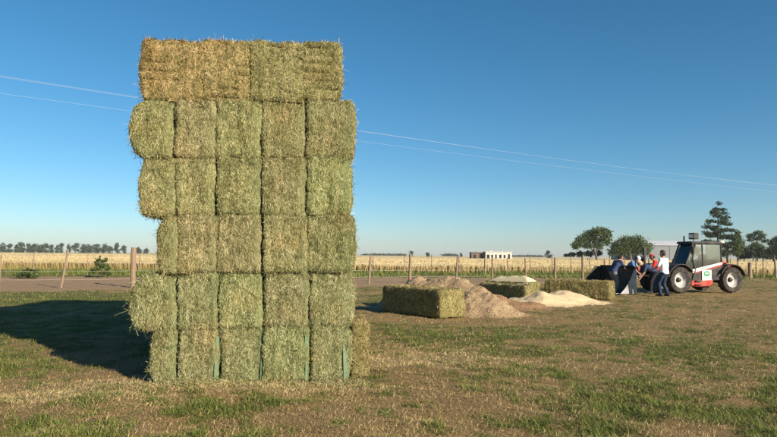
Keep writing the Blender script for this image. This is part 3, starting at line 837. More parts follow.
for i, (px, py, wp, lb) in enumerate([(411, 250.6, 4.5, 'tiny pointed tree on the horizon above the thick middle post'), (428, 252.5, 4.5, 'tiny round tree on the horizon right of the middle post'), (461, 252.8, 3, 'tiny tree on the horizon left of the ruined building'), (548.5, 251, 7, 'small dark bush-like tree on the horizon right of the ruined building'),
                                   (477, 252, 7, 'dark tree behind the left end of the ruined building'), (503, 251.8, 7, 'low tree showing above the ruined building roof')]):
    far_tree(px, py, wp, 380 if i < 4 else 215, 840 + i, lb, L_dark if i > 2 else L_hazed, 'small trees on the middle horizon', 420, .12)
for i, (p0, p1, py) in enumerate(((364, 404, 253.6), (446, 455, 254), (513, 541, 255.2))):
    rr = np.random.default_rng(870 + i); a = at(p0, 254, 900); b = at(p1, 254, 900); Wm = b.x - a.x; top = at((p0 + p1) / 2, py, 900).z
    cl = [(Wm * (f - .5), rr.normal() * 4, top * (.35 + .2 * rr.random()), 7, 7, top * .42) for f in np.linspace(.03, .97, max(5, int(Wm / 5)))]
    tree('distant_wood', ['low line of far woods just right of the hay stack', 'tiny patch of far woods left of the ruined building', 'low line of far woods right of the ruined building'][i], ((a.x + b.x) / 2, 900, 0), cl, [(0, 0, -.2, .4), (0, 0, 2, .3)], [], L_hazed, 1500, 1.6, 870 + i, 'far woods')

YM = 185.0
def mt(px, py): p = at(px, py, YM); return p
def pxclumps(base, lst, depth=1.0, Y=None):
    Y = Y or YM
    out = []
    for (px, py, rx, rz) in lst:
        p = at(px, py, Y) - base; s = Y / FPX
        out.append((p.x, (rng.random() - .5) * depth * rx * s, p.z, rx * s, rx * s * .9, rz * s))
    return out
def rel(base, px, py): p = at(px, py, base.y) - base; return (p.x, 0, p.z)
b = at(597, 257, YM); b.z = 0
cl = pxclumps(b, [(578, 244, 6, 4), (584, 240, 7, 5), (590, 235, 7, 5), (597, 232, 7, 4.5), (603, 232, 7, 4.5), (608, 235, 5, 5), (606, 241, 5, 4), (598, 240, 8, 5), (589, 246, 6, 3), (599, 246, 5, 3), (575, 247, 4, 2.5)])
tree('umbrella_tree', 'spreading flat-topped tree with leaning trunk, left of the rounded tree', b, cl, [(0, 0, -.2, .4), (-.3, 0, 2.2, .32), (-1.0, 0, 4.2, .25), (.2, 0, 6.5, .12)],
     [((-.3, 0, 2.2), rel(b, 604, 236), .2), ((-.6, 0, 3), rel(b, 583, 241), .18), ((-1, 0, 4.2), rel(b, 592, 234), .15), rel(b, 598, 236) and (rel(b, 598, 236), rel(b, 597, 225.5), .07), (rel(b, 600, 235), rel(b, 606, 226.5), .07)], L_mid, 5200, .42, 901)
b = at(630, 257, YM); b.z = 0
cl = pxclumps(b, [(616, 249, 7, 6), (622, 244, 9, 7), (629, 242, 9, 6.5), (637, 242, 9, 6.5), (645, 247, 8, 7), (636, 250, 9, 6), (625, 252, 9, 5), (612, 253, 5, 4), (648, 252, 4, 4)])
tree('rounded_tree', 'dense rounded dark green tree just left of the shed', b, cl, [(0, 0, -.2, .35), (0, 0, 2, .3), (.2, 0, 4, .15)], [((0, 0, 2), rel(b, 622, 246), .14), ((0, 0, 2), rel(b, 638, 246), .14)], L_mid, 5200, .42, 902)
b = at(594, 257, YM); b.z = 0
tree('hedge_bush', 'low bushy shrubs under the flat-topped tree', b + Vector((0, 6, 0)), pxclumps(b, [(578, 254.5, 4, 2.2), (586, 254, 4, 2.6), (596, 253.5, 5, 3), (604, 253, 4, 3.2), (572, 255.5, 3, 1.4)]), [(0, 0, -.2, .2), (0, 0, 1.2, .1)], [], L_dark, 1700, .4, 903, cat='shrub')
b = at(718, 258, YM); b.z = 0
pc = [(719, 209, 5, 1.6), (714, 212, 4.5, 1.4), (724, 213, 4.5, 1.3), (717, 216, 6, 1.7), (726, 217, 5, 1.2), (712, 221, 5, 1.6), (721, 222, 6, 1.7), (728, 224, 5, 1.4), (708, 227, 5, 1.8), (716, 228, 6, 2), (725, 230, 7, 1.8), (732, 231, 4, 1.2), (706, 233, 5, 2), (714, 235, 7, 2.2), (724, 237, 7, 2.4), (731, 238, 5, 1.8), (710, 242, 7, 2.4), (720, 245, 8, 3), (729, 246, 6, 3), (715, 251, 8, 3), (725, 252, 8, 3)]
pc = pc + [(q[0] + rng.normal() * 4, q[1] + rng.normal() * 2.2, q[2] * .6, q[3] * 1.1) for q in pc]
tree('tall_pine', 'tall tiered dark pine standing behind the telehandler', b, pxclumps(b, pc), [(0, 0, -.2, .45), (0, 0, 5, .36), (.2, 0, 10, .22), (.3, 0, 15, .08)], [(rel(b, 718.5, q[1] + 2), rel(b, q[0], q[1]), .09) for q in pc[:18]], L_dark, 8500, .42, 904, None, .5)
b = at(738, 258, YM); b.z = 0
tree('broad_tree', 'mid green tree directly right of the tall pine', b, pxclumps(b, [(736, 237, 5, 4), (740, 243, 6, 5), (733, 245, 6, 5), (742, 250, 6, 4), (735, 252, 6, 4), (738, 233, 3, 2.5)]), [(0, 0, -.2, .35), (0, 0, 3, .28), (0, 0, 6, .12)], [((0, 0, 3), rel(b, 736, 240), .12)], L_mid, 3000, .4, 905)
b = at(757, 258, YM + 12); b.z = 0
tree('airy_tree', 'pale open-crowned tree above the right fence posts', b, pxclumps(b, [(752, 236, 4.5, 2.6), (757, 233, 5, 2.4), (762, 236, 4.5, 2.6), (758, 239, 4, 2), (749, 240, 3.5, 2), (765, 241, 3.5, 2), (756, 244, 4, 2.5), (760, 247, 5, 3), (752, 248, 5, 3)], 1, YM + 12), [(0, 0, -.2, .3), (0, 0, 4, .22), (.1, 0, 8, .1)], [((0, 0, 3), rel(b, 752, 238), .1), ((0, 0, 4), rel(b, 762, 238), .1)], L_pale, 2600, .36, 906)
b = at(774, 258, YM - 5); b.z = 0
tree('dark_edge_tree', 'dark tree cut by the right edge of the picture', b, pxclumps(b, [(773, 243, 6, 4.5), (779, 240, 7, 5), (785, 244, 7, 6), (776, 249, 7, 5), (770, 251, 5, 4), (784, 251, 8, 5)], 1, YM - 5), [(0, 0, -.2, .35), (0, 0, 3, .28), (0, 0, 6, .12)], [((0, 0, 3), rel(b, 778, 243), .12)], L_dark, 3400, .4, 907)
b = at(756, 258, YM + 4); b.z = 0
for i, (px, py, rx, rz, lb) in enumerate(((744, 253.5, 6, 5, 'dark low bush right of the mid green tree'), (753, 252, 7, 6, 'dark bush under the pale open tree'), (763, 252.5, 6.5, 6, 'dark bush left of the right edge tree'), (773, 254, 7, 5, 'dark low bush in front of the right edge tree'), (691, 249, 8, 6, 'dark tree between the shed and the telehandler cab'))):
    b = at(px, 258, YM + 4); b.z = 0
    tree('dark_bush', lb, b, pxclumps(b, [(px, py, rx * .7, rz * .8), (px - rx * .6, py + 2, rx * .6, rz * .6), (px + rx * .6, py + 1.5, rx * .6, rz * .7)], 1, YM + 4), [(0, 0, -.2, .2), (0, 0, 2, .12)], [], L_dark, 2600, .4, 910 + i, 'dark bushes behind the telehandler', cat='shrub')
# bushes in the weeds on the left
def shrub(px, py, wpx, hpx, label, seed, n):
    b = gp(px, py); s = b.y / FPX; rr = np.random.default_rng(seed); W = wpx * s; H = hpx * s
    cl = []
    for i in range(12):
        f = rr.random(); cl.append(((rr.random() - .5) * W * (.85 - .35 * f), (rr.random() - .5) * W * .6, H * (.15 + .75 * f), W * .16, W * .16, H * .12))
    cl.append((-W * .02, 0, H * .92, W * .07, W * .07, H * .1)); cl.append((W * .28, 0, H * .82, W * .08, W * .08, H * .1))
    tree('shrub', label, b, cl, [(0, 0, -.1, .03), (0, 0, H * .5, .02), (0, 0, H * .85, .01)], [((0, 0, .1), (c[0], c[1], c[2]), .014) for c in cl[:8]], L_mid, n, .085, seed, cat='shrub')
shrub(99.5, 277, 20, 21, 'tall leafy green shrub between the leaning post and the thick post', 921, 1500)
shrub(28, 278, 27, 9.5, 'low spreading green shrub at the far left beside the track', 922, 1300)
# ------------------------------------------------------------------ buildings
t = NT('shed_wall'); wv = t.noise(.4, 3, t.pos()); M_shed = t.done(t.mix(wv, (.15, .165, .18), (.20, .215, .225)), .6)
M_roof = paint('shed_roof', (.52, .54, .56), .5, (.35, .33, .3), .3, .3)
t = NT('lime_wall'); wv = t.noise(1.2, 5, t.pos()); M_lime = t.done(t.mix(wv, (.36, .32, .28), (.68, .64, .57)), .9)
M_hole_shade = NT('opening_shade').done((.03, .028, .026), .9)  # near-black slabs on the walls, painted as the shade inside window openings
M_rust = paint('rusty_roof', (.16, .12, .10), .8, (.08, .06, .05), .5, .8)
Y0 = 205.0
a = at(624, 252, Y0); b_ = at(716, 252, Y0); Wm = b_.x - a.x
hw = at(650, 245.0, Y0).z; hr = at(650, 240.2, Y0).z
root = tag(empty('farm_shed', ((a.x + b_.x) / 2, Y0, 0)), 'long grey metal farm shed with pale roof behind the telehandler', 'building')
m = MB(); m.box((0, 6, hw / 2 - .1), (Wm, 12, hw + .2)); m.build('wall', M_shed, root)
m = MB(); x0 = -Wm / 2 - .3
for k_ in range(14):                           # ribbed roof sheets as a folded plate, two slopes
    pass
m.raw([(x0, -.4, hw + .02), (-x0, -.4, hw + .02), (-x0, 6, hr), (x0, 6, hr), (x0, 12.4, hw + .02), (-x0, 12.4, hw + .02),
       (x0, -.4, hw - .08), (-x0, -.4, hw - .08), (-x0, 12.4, hw - .08), (x0, 12.4, hw - .08)],
      [(0, 1, 2, 3), (3, 2, 5, 4), (6, 9, 8, 7), (0, 6, 7, 1), (4, 5, 8, 9), (0, 3, 4, 9, 6), (1, 7, 8, 5, 2)])
rf = m.build('roof', M_roof, root)
for k_ in range(22):
    xx = x0 + (k_ + .5) * (-2 * x0) / 22
    m = MB(); m.raw([(xx - .05, -.42, hw + .03), (xx + .05, -.42, hw + .03), (xx + .05, 6, hr + .05), (xx - .05, 6, hr + .05), (xx - .05, -.42, hw - .02), (xx + .05, -.42, hw - .02), (xx + .05, 6, hr - .02), (xx - .05, 6, hr - .02)],
                    [(0, 1, 2, 3), (0, 4, 5, 1), (1, 5, 6, 2), (0, 3, 7, 4), (2, 6, 7, 3), (4, 7, 6, 5)]); m.build('roof_rib', M_roof, rf)
for k_ in range(5):
    m = MB(); xx = -Wm / 2 + 1.5 + k_ * (Wm - 3) / 4; m.box((xx, -.03, hw / 2), (.25, .12, hw - .1)); m.build('wall_post', M_shed, root)
# ruined low building out in the wheat
Y0 = 205.0
a = at(472, 257, Y0); b_ = at(512, 257, Y0); Wm = b_.x - a.x; hw = at(495, 252.3, Y0).z
root = tag(empty('ruined_building', ((a.x + b_.x) / 2, Y0, 0)), 'low ruined whitish building standing in the wheat on the horizon', 'building')
m = MB(); m.box((Wm * .17, 3, hw / 2 - .1), (Wm * .66, 6, hw + .2)); m.build('wall', M_lime, root)
m = MB(); m.box((-Wm * .33, 4, hw * .46 - .1), (Wm * .335, 5, hw * .92 + .2)); m.build('annex_wall', M_rust, root)
for k_, (f0, f1, z0, z1) in enumerate(((-.13, -.06, .15, .72), (-.02, .03, .3, .7), (.08, .12, .1, .75), (.18, .24, .3, .72), (.29, .34, .3, .7), (.40, .45, .1, .78), (-.45, -.38, .2, .7), (-.30, -.22, .1, .75))):
    d0 = -.02 if f0 > -.16 else 1.48
    m = MB(); m.box((Wm * (f0 + f1) / 2, d0 + .02, hw * (z0 + z1) / 2), (Wm * (f1 - f0), .08, hw * (z1 - z0))); m.build('opening_shade_panel', M_hole_shade, root)
m = MB(); m.box((Wm * .17, 3, hw + .12), (Wm * .67, 6.3, .2)); m.build('parapet', M_lime, root)
m = MB(); m.box((-Wm * .33, 4, hw * .92 + .1), (Wm * .36, 5.6, .16), (0, .03, 0)); m.build('roof', M_rust, root)
for k_, (f, h_) in enumerate(((.02, .5), (.3, .4))):
    m = MB(); m.box((Wm * f, 3.2, hw + .2 + h_ / 2), (.5, .5, h_)); m.build('chimney', M_lime, root)

# ------------------------------------------------------------------ telehandler
M_red = paint('red_paint', (.38, .026, .022), .4, (.22, .13, .08), .6)
M_blk = paint('black_paint', (.020, .020, .021), .5, (.13, .105, .075), .5)
M_tyre = paint('tyre_rubber', (.028, .027, .026), .85, (.15, .115, .08), .55, 6)
M_rim = paint('rim_paint', (.50, .49, .48), .5, (.24, .2, .15), .6, 8)
M_wht = paint('white_panel', (.68, .68, .66), .5, (.42, .37, .3), .3)
M_grn = NT('green_print').done((.03, .25, .10), .5)
M_steel = paint('bucket_steel', (.30, .31, .32), .45, (.16, .13, .10), .5, 4, .5)
M_seat = NT('seat_fabric').done((.05, .02, .02), .9)
M_lamp = NT('lamp_lens').done((.85, .80, .70), .15)
M_orange = NT('indicator_lens').done((.75, .22, .02), .25)
t = NT('cab_glass')
gl = t.n('ShaderNodeBsdfGlass'); gl.inputs['Roughness'].default_value = 0.0; gl.inputs['IOR'].default_value = 1.15; gl.inputs['Color'].default_value = (.75, .88, .84, 1)
tr = t.n('ShaderNodeBsdfTransparent'); tr.inputs[0].default_value = (.86, .94, .92, 1)
gs = t.n('ShaderNodeBsdfGlossy'); gs.inputs['Roughness'].default_value = .06; gs.inputs[0].default_value = (.9, .95, 1, 1)
fr = t.n('ShaderNodeFresnel'); fr.inputs[0].default_value = 1.4
mx = t.n('ShaderNodeMixShader'); t.l(t.math('ADD', fr.outputs[0], .03, True), mx.inputs[0]); t.l(tr.outputs[0], mx.inputs[1]); t.l(gs.outputs[0], mx.inputs[2]); t.l(mx.outputs[0], t.out.inputs[0])
t.t.nodes.remove(gl); M_glass = t.m

pf = gp(678.3, 294.2); pr = gp(729.8, 291.9)
pf = Vector((12.39, 25.8, 0)) if False else at(678.3, 280, 25.7); pr = at(729.8, 280, 26.5)
pf.z = pr.z = 0
fwd = (pf - pr).normalized(); WB = (pf - pr).length
left_ = Vector((-fwd.y, fwd.x, 0))
TR = .80                                      # half track
orig = (pf + pr) / 2 - left_ * TR
TH = empty('telehandler', orig, math.atan2(fwd.y, fwd.x))
tag(TH, 'red and black telehandler with white wheel rims and a green-printed white panel', 'telehandler')
RW = .57
def wheel(x, y, parent):
    s = 1 if y > 0 else -1; wt = .37
    m = MB(); h_ = wt / 2
    prof = [(.33, -h_ * .80), (.40, -h_ * .98), (.48, -h_ * .97), (.53, -h_ * .84), (.545, -h_ * .5), (.548, 0), (.545, h_ * .5), (.53, h_ * .84), (.48, h_ * .97), (.40, h_ * .98), (.33, h_ * .80), (.32, 0)]
    m.lathe(prof, 40, closed=True)
    for k_ in range(18):                       # tread lugs, angled left and right
        for sd in (-1, 1):
            a = 2 * math.pi * (k_ + (.5 if sd > 0 else 0)) / 18
            V = []
            for rr_ in (.525, .572):
                for (yy, da) in ((.01, -.02), (.01, .10), (.97, .20), (.97, .09)):
                    r_ = rr_ - (.03 if yy > .9 else 0); aa = a + da
                    V.append((r_ * math.cos(aa), sd * yy * h_, r_ * math.sin(aa)))
            m.raw(V, [(0, 3, 2, 1), (4, 5, 6, 7), (0, 1, 5, 4), (1, 2, 6, 5), (2, 3, 7, 6), (3, 0, 4, 7)])
    root = empty('wheel', (x, y, RW)); root.parent = parent
    m.build('tyre', M_tyre, root)
    m = MB(); m.lathe([(.335, s * h_ * .86), (.325, s * h_ * .60), (.30, s * h_ * .50), (.27, s * h_ * .1), (.14, s * h_ * -.05), (0.001, s * h_ * -.05)], 32)
    m.lathe([(.335, -s * h_ * .86), (.32, -s * h_ * .5), (.30, 0), (.27, s * h_ * .08)], 32)
    rim = m.build('rim', M_rim, root, smooth=True)
    m = MB(); m.lathe([(.001, s * h_ * .42), (.075, s * h_ * .42), (.09, s * h_ * .30), (.10, s * h_ * -.02), (.12, s * h_ * -.06)], 20); m.build('hub', M_red if False else M_blk, rim, smooth=True)
    m = MB()
    for k_ in range(8):
        a = k_ * math.pi / 4; m.tube([(.17 * math.cos(a), s * h_ * -.06, .17 * math.sin(a)), (.17 * math.cos(a), s * h_ * .04, .17 * math.sin(a))], .014, 6)
    m.build('wheel_nuts', M_blk, rim)
xf, xr = WB / 2, -WB / 2
for xx in (xf, xr):
    for yy in (TR, -TR): wheel(xx, yy, TH)
# chassis
m = MB(); m.prism([(xf + .35, .55), (xf + .35, .80), (xf - .55, .92), (xr + .5, .95), (xr - .62, 1.0), (xr - .70, .70), (xr + .4, .50), (xf - .6, .42)], -.42, .42); m.build('chassis', M_blk, TH, .02)
m = MB(); m.prism([(xf - .62, .34), (xf - .66, .54), (xr + .95, .58), (xr + 1.0, .40), (xr + 1.1, .30), (xf - .9, .28)], .43, .86); m.build('side_sill', M_red, TH, .03)
m = MB(); m.box((xf - .95, .90, .52), (.30, .10, .05)); m.box((xf - .95, .90, .36), (.30, .10, .04)); m.build('step', M_blk, TH, .008)
for xx in (xf, xr):
    m = MB(); m.tube([(xx, -.66, RW), (xx, .66, RW)], .10, 10); m.box((xx, 0, RW), (.3, .4, .3)); m.build('axle', M_blk, TH)
    for s in (1, -1):                          # mudguards
        m = MB(); n_ = 12; pts = []
        a0_, a1_ = (R(12), R(150)) if xx == xf else (R(22), R(165))
        for k_ in range(n_ + 1):
            a = a0_ + (a1_ - a0_) * k_ / n_; pts.append((xx + .70 * math.cos(a), RW + .68 * math.sin(a)))
        inn = [(xx + (p[0] - xx) * .955, RW + (p[1] - RW) * .955) for p in pts]
        V = [(p[0], yv, p[1]) for yv in (s * .56, s * 1.02) for p in pts] + [(p[0], yv, p[1]) for yv in (s * .56, s * 1.02) for p in inn]
        N = n_ + 1; Fq = []
        for i in range(n_):
            Fq += [(i, i + 1, N + i + 1, N + i), (2 * N + i, 3 * N + i, 3 * N + i + 1, 2 * N + i + 1), (i, 2 * N + i, 2 * N + i + 1, i + 1), (N + i, N + i + 1, 3 * N + i + 1, 3 * N + i)]
        Fq += [(0, N, 3 * N, 2 * N), (N - 1, 3 * N - 1, 4 * N - 1, 2 * N - 1)]
        m.raw(V, Fq); m.build('mudguard', M_blk, TH)
# engine side and rear
m = MB(); m.prism([(xf - .3, .80), (xf - .2, 1.02), (xr + .3, 1.22), (xr - .55, 1.16), (xr - .62, .95), (xr, .82)], -.88, -.50); m.build('engine_cover', M_red, TH, .04)
m = MB(); m.prism([(xr - .20, .95), (xr - .22, 1.32), (xr - .55, 1.22), (xr - .78, .98), (xr - .78, .62), (xr - .5, .60)], -.40, .44); m.build('counterweight', M_red, TH, .05)
m = MB(); m.prism([(xr + .28, 1.0), (xr + .10, 1.44), (xr - .16, 1.46), (xr - .42, 1.10), (xr - .30, .95)], -.18, .30); m.build('boom_pivot', M_red, TH, .03)
m = MB(); m.tube([(xr - .52, .20, 1.1), (xr - .52, .20, 1.62)], .045, 10); m.build('exhaust', M_blk, TH)
for yy in (.60,):
    m = MB(); m.box((xr - .74, yy, .98), (.06, .12, .22)); m.build('tail_light', M_orange, TH, .01)
# cab: outlines in x,z
cx0, cx1 = xf - .30, xr + .42                   # windscreen foot, rear of cab
zc0, zc1, zr = .80, 1.30, 2.12
wy0, wy1 = .02, .80                             # cab is on the left side
foot_f, foot_r = (cx0, .98), (cx1, 1.02)
top_f, top_r = (cx0 - .50, zr), (cx1 + .04, zr)
bp = (cx0 - .74, 1.0)                           # door post foot
bpt = (cx0 - .50, zr)
def bar(p, q, y, r_=.035):
    m = MB(); m.tube([(p[0], y, p[1]), (q[0], y, q[1])], r_, 6); return m
cabf = MB()
for yv in (wy0, wy1):
    for p, q in ((foot_f, top_f), (foot_r, top_r), ((cx0 - 1.02, .95), (cx0 - .98, zr))): cabf.tube([(p[0], yv, p[1]), (q[0], yv, q[1])], .034, 6)
    cabf.tube([(top_f[0], yv, zr), (top_r[0], yv, zr)], .034, 6); cabf.tube([(foot_f[0], yv, foot_f[1]), (foot_r[0], yv, foot_r[1])], .034, 6)
for p in (foot_f, top_f, foot_r, top_r): cabf.tube([(p[0], wy0, p[1]), (p[0], wy1, p[1])], .034, 6)
cab = cabf.build('cab_frame', M_blk, TH)
m = MB(); m.prism([(cx0 + .02, .52), (cx0, .97), (cx1, 1.01), (cx1 - .02, .62)], wy0 + .02, wy1 - .005); m.build('cab_tub', M_blk, TH, .02)
m = MB(); m.prism([(top_f[0] + .14, zr), (top_f[0] + .06, zr + .10), (top_r[0] + .1, zr + .11), (top_r[0] - .10, zr + .06), (top_r[0] - .10, zr)], wy0 - .05, wy1 + .06); m.build('roof', M_blk, TH, .025)
m = MB(); m.box((top_r[0] - .16, (wy0 + wy1) / 2, zr + .10), (.22, .7, .10)); m.build('roof_vent', M_rim, TH, .02)
def pane(poly, y, name='window_pane'):
    m = MB(); m.prism(poly, y - .004, y + .004); return m.build(name, M_glass, TH)
mid_x = cx0 - 1.0
pane([(cx0 - .04, 1.0), (mid_x + .03, .99), (mid_x + .03, zr - .03), (cx0 - .53, zr - .03)], wy1 + .002)
pane([(mid_x - .03, 1.0), (cx1 + .04, 1.04), (cx1 + .07, zr - .03), (mid_x - .01, zr - .03)], wy1 + .002)
pane([(cx0 - .04, 1.0), (mid_x + .03, .99), (mid_x + .03, zr - .03), (cx0 - .53, zr - .03)], wy0 - .002)
for nm, p, q in (('windscreen', foot_f, top_f), ('rear_window', foot_r, top_r)):
    dx = .006
    m = MB(); m.prism([(p[0] - dx, p[1] + .03), (p[0] + dx, p[1] + .03), (q[0] + dx, q[1] - .03), (q[0] - dx, q[1] - .03)], wy0 + .04, wy1 - .04); m.build(nm, M_glass, TH)
m = MB(); m.tube([(cx0 - .42, wy1 + .03, .55), (cx0 - .58, wy1 + .03, 1.02), (cx0 - .44, wy1 + .03, 1.45), (cx0 - .60, wy1 + .03, zr)], .036, 6); m.build('door_frame', M_blk, TH)
m = MB(); m.box((cx0 - .62, wy1 + .05, 1.0), (.14, .03, .03)); m.build('door_handle', M_rim, TH)
# white and red stripe, lower door, panel with a green print
m = MB(); m.prism([(cx0 - .42, .86), (cx0 - .44, 1.02), (cx1 + .02, 1.33), (cx1 + .02, 1.24)], wy1 + .028, wy1 + .036); st_ = m.build('stripe', M_wht, TH)
m = MB(); m.prism([(cx0 - .50, .83), (cx0 - .50, .865), (cx1 + .02, 1.215), (cx1 + .02, 1.16)], wy1 + .028, wy1 + .036); m.build('red_stripe', M_red, TH)
m = MB()
for k_ in range(9):
    xx = cx0 - .56 - k_ * .075; zz = .985 + (k_ * .075 + .06) * .225 - .02
    m.box((xx, wy1 + .0375, zz), (.042, .002, .05), (0, .2, 0)); 
m.build('lettering', M_blk, st_)
m = MB(); m.prism([(cx0 - .44, .50), (cx0 - .44, .84), (cx1 + .05, 1.14), (cx1 + .05, .66), (cx1 + .2, .56)], wy1 - .02, wy1 + .022); m.build('door_panel', M_blk, TH, .01)
m = MB(); m.box((cx0 - 1.16, wy1 + .048, .77), (.50, .012, .45)); pl = m.build('sign_panel', M_wht, TH)
pl['label'] = 'white panel with a green oval emblem and green line of print'
def disc(cx_, cz_, rx, rz, y, n=20): return [(cx_ + rx * math.cos(2 * math.pi * i / n), cz_ + rz * math.sin(2 * math.pi * i / n)) for i in range(n)]
m = MB(); m.prism(disc(cx0 - 1.16, .83, .17, .12, 0), wy1 + .0545, wy1 + .0565); m.build('emblem', M_grn, pl)
m = MB(); m.prism(disc(cx0 - 1.16, .845, .10, .035, 0), wy1 + .0568, wy1 + .0578); m.build('emblem_centre', M_wht, pl)
m = MB()
for k_ in range(8): m.box((cx0 - .98 - k_ * .052, wy1 + .0555, .635), (.032, .003, .035))
m.build('print_line', M_grn, pl)
# seat, wheel and mirrors, lamps
m = MB(); m.box((cx0 - 1.12, .42, 1.02), (.46, .46, .14)); m.box((cx0 - 1.36, .42, 1.36), (.13, .44, .62), (0, -.12, 0)); m.build('seat', M_seat, TH, .04)
m = MB(); m.tube([(cx0 - .42, .42, .95), (cx0 - .62, .42, 1.22)], .03, 8); 
m.tube([(cx0 - .62 + .16 * math.cos(a) * .55, .42 + .18 * math.sin(a), 1.24 + .16 * math.cos(a) * .8) for a in [2 * math.pi * k_ / 14 for k_ in range(15)]], .015, 6); m.build('steering_wheel', M_blk, TH)
m = MB(); m.box((cx0 - .25, .42, 1.06), (.22, .5, .16)); m.build('dashboard', M_seat, TH, .02)
m = MB(); m.tube([(cx0 - .30, wy1 + .03, 1.95), (cx0 - .20, wy1 + .26, 1.93)], .012, 6); mi = m.build('mirror_arm', M_blk, TH)
m = MB(); m.box((cx0 - .20, wy1 + .28, 1.84), (.06, .18, .30)); m.build('mirror', M_blk, mi, .02)
m = MB(); m.tube([(top_f[0] - .22, .62, zr + .10), (top_f[0] - .22, .62, zr + .20)], .02, 6); m.box((top_f[0] - .22, .62, zr + .33), (.26, .30, .28)); wlm = m.build('work_light', M_blk, TH, .02)
m = MB(); m.box((top_f[0] - .085, .62, zr + .33), (.012, .22, .16)); m.build('lens', M_lamp, wlm)
m = MB(); m.tube([(top_f[0] - .05, .25, zr + .10), (top_f[0] - .05, .25, zr + .34)], .03, 8); m.build('beacon', M_blk, TH)
for yy in (.52, -.52):
    m = MB(); m.box((xf + .42, yy, .98), (.10, .20, .14)); hl = m.build('headlight', M_blk, TH, .02)
    m = MB(); m.box((xf + .474, yy, .98), (.008, .16, .10)); m.build('lens', M_lamp, hl)
# boom down along the far side, then headstock and bucket
BXR, BXF = xr - .05, xf + 2.22
m = MB(); m.prism([(BXR, 1.22), (BXR, 1.50), (xf + .2, 1.22), (xf + .2, .95)], -.42, -.10); m.build('boom', M_blk, TH, .02)
m = MB(); m.prism([(xf + .2, .98), (xf + .2, 1.18), (BXF - .1, .98), (BXF + .04, .50), (BXF - .12, .46), (BXF - .24, .80)], -.37, -.15); m.build('boom_nose', M_red, TH, .02)
m = MB(); m.tube([(xf - .3, -.26, .70), (xf + .75, -.26, .72)], .05, 10); m.tube([(xf + .75, -.26, .72), (BXF - .1, -.26, .6)], .03, 8); m.build('hydraulic_ram', M_rim, TH, smooth=True)
HX = BXF + .08
m = MB()
for yy in (-.52, .52): m.box((HX, yy, .58), (.10, .08, .80))
m.box((HX, 0, .92), (.10, 1.1, .10)); m.box((HX, 0, .32), (.10, 1.1, .10)); m.box((HX, -.26, .6), (.12, .34, .5)); m.build('headstock', M_blk, TH, .012)
def loc_of(px, py, Y): return (at(px, py, Y) - orig) @ Matrix.Rotation(math.atan2(fwd.y, fwd.x), 3, 'Z')
q = loc_of(644.5, 252, 26.0)
m = MB(); m.tube([(q.x, q.y, .85), (q.x, q.y, q.z)], .05, 8); m.box((q.x, q.y, q.z + .02), (.14, .12, .30)); m.build('guide_post', M_blk, TH, .01)
m = MB(); m.lathe([(.001, -.09), (.10, -.09), (.13, -.04), (.13, .04), (.10, .09), (.001, .09)], 18, tuple(loc_of(640.8, 259.5, 26.6))); m.build('hose_reel', M_blk, TH, smooth=False)
# bucket: side plates and a folded floor, resting on the ground
bx = HX + .08; BWd = 1.12
out_ = [(bx, .06), (bx, 1.02), (bx + .12, 1.10), (bx + 1.02, .06), (bx + .98, .03)]
for s, mm in ((1, M_steel), (-1, M_blk)):
    m = MB(); m.prism([(bx - .01, .02), (bx - .01, .97), (bx + .10, 1.02), (bx + .24, .72), (bx + .42, .42), (bx + .60, .20), (bx + .80, .02)] if s > 0 else [(bx - .01, .02), (bx - .01, 1.1), (bx + .34, 1.12), (bx + .95, .38), (bx + .95, .02)], s * BWd - .012, s * BWd + .012)
    o = m.build('bucket_side', mm, TH, .004)
    if s > 0: o['label'] = 'bare grey steel side plate of the bucket'
m = MB(); pr_ = [(bx + .84, .02), (bx + .25, .025), (bx + .06, .12), (bx, .30), (bx + .01, 1.08), (bx + .10, 1.16)]
th_ = [(x_ + (.02 if i > 2 else 0), z_ + (.02 if i <= 2 else 0)) for i, (x_, z_) in enumerate(pr_)]
m.prism(pr_ + th_[::-1], -BWd + .013, BWd - .013); m.build('bucket_shell', M_blk, TH)
me_t = None
for k_ in range(9):
    if me_t is None:
        m = MB(); m.box((0, 0, 0), (.16, .06, .03)); o = m.build('bucket_tooth', M_steel, TH, .004); me_t = o.data
    else: o = link('bucket_tooth', me_t, TH)
    o.location = (bx + .86, -BWd + .12 + k_ * (2 * BWd - .24) / 8, .035)
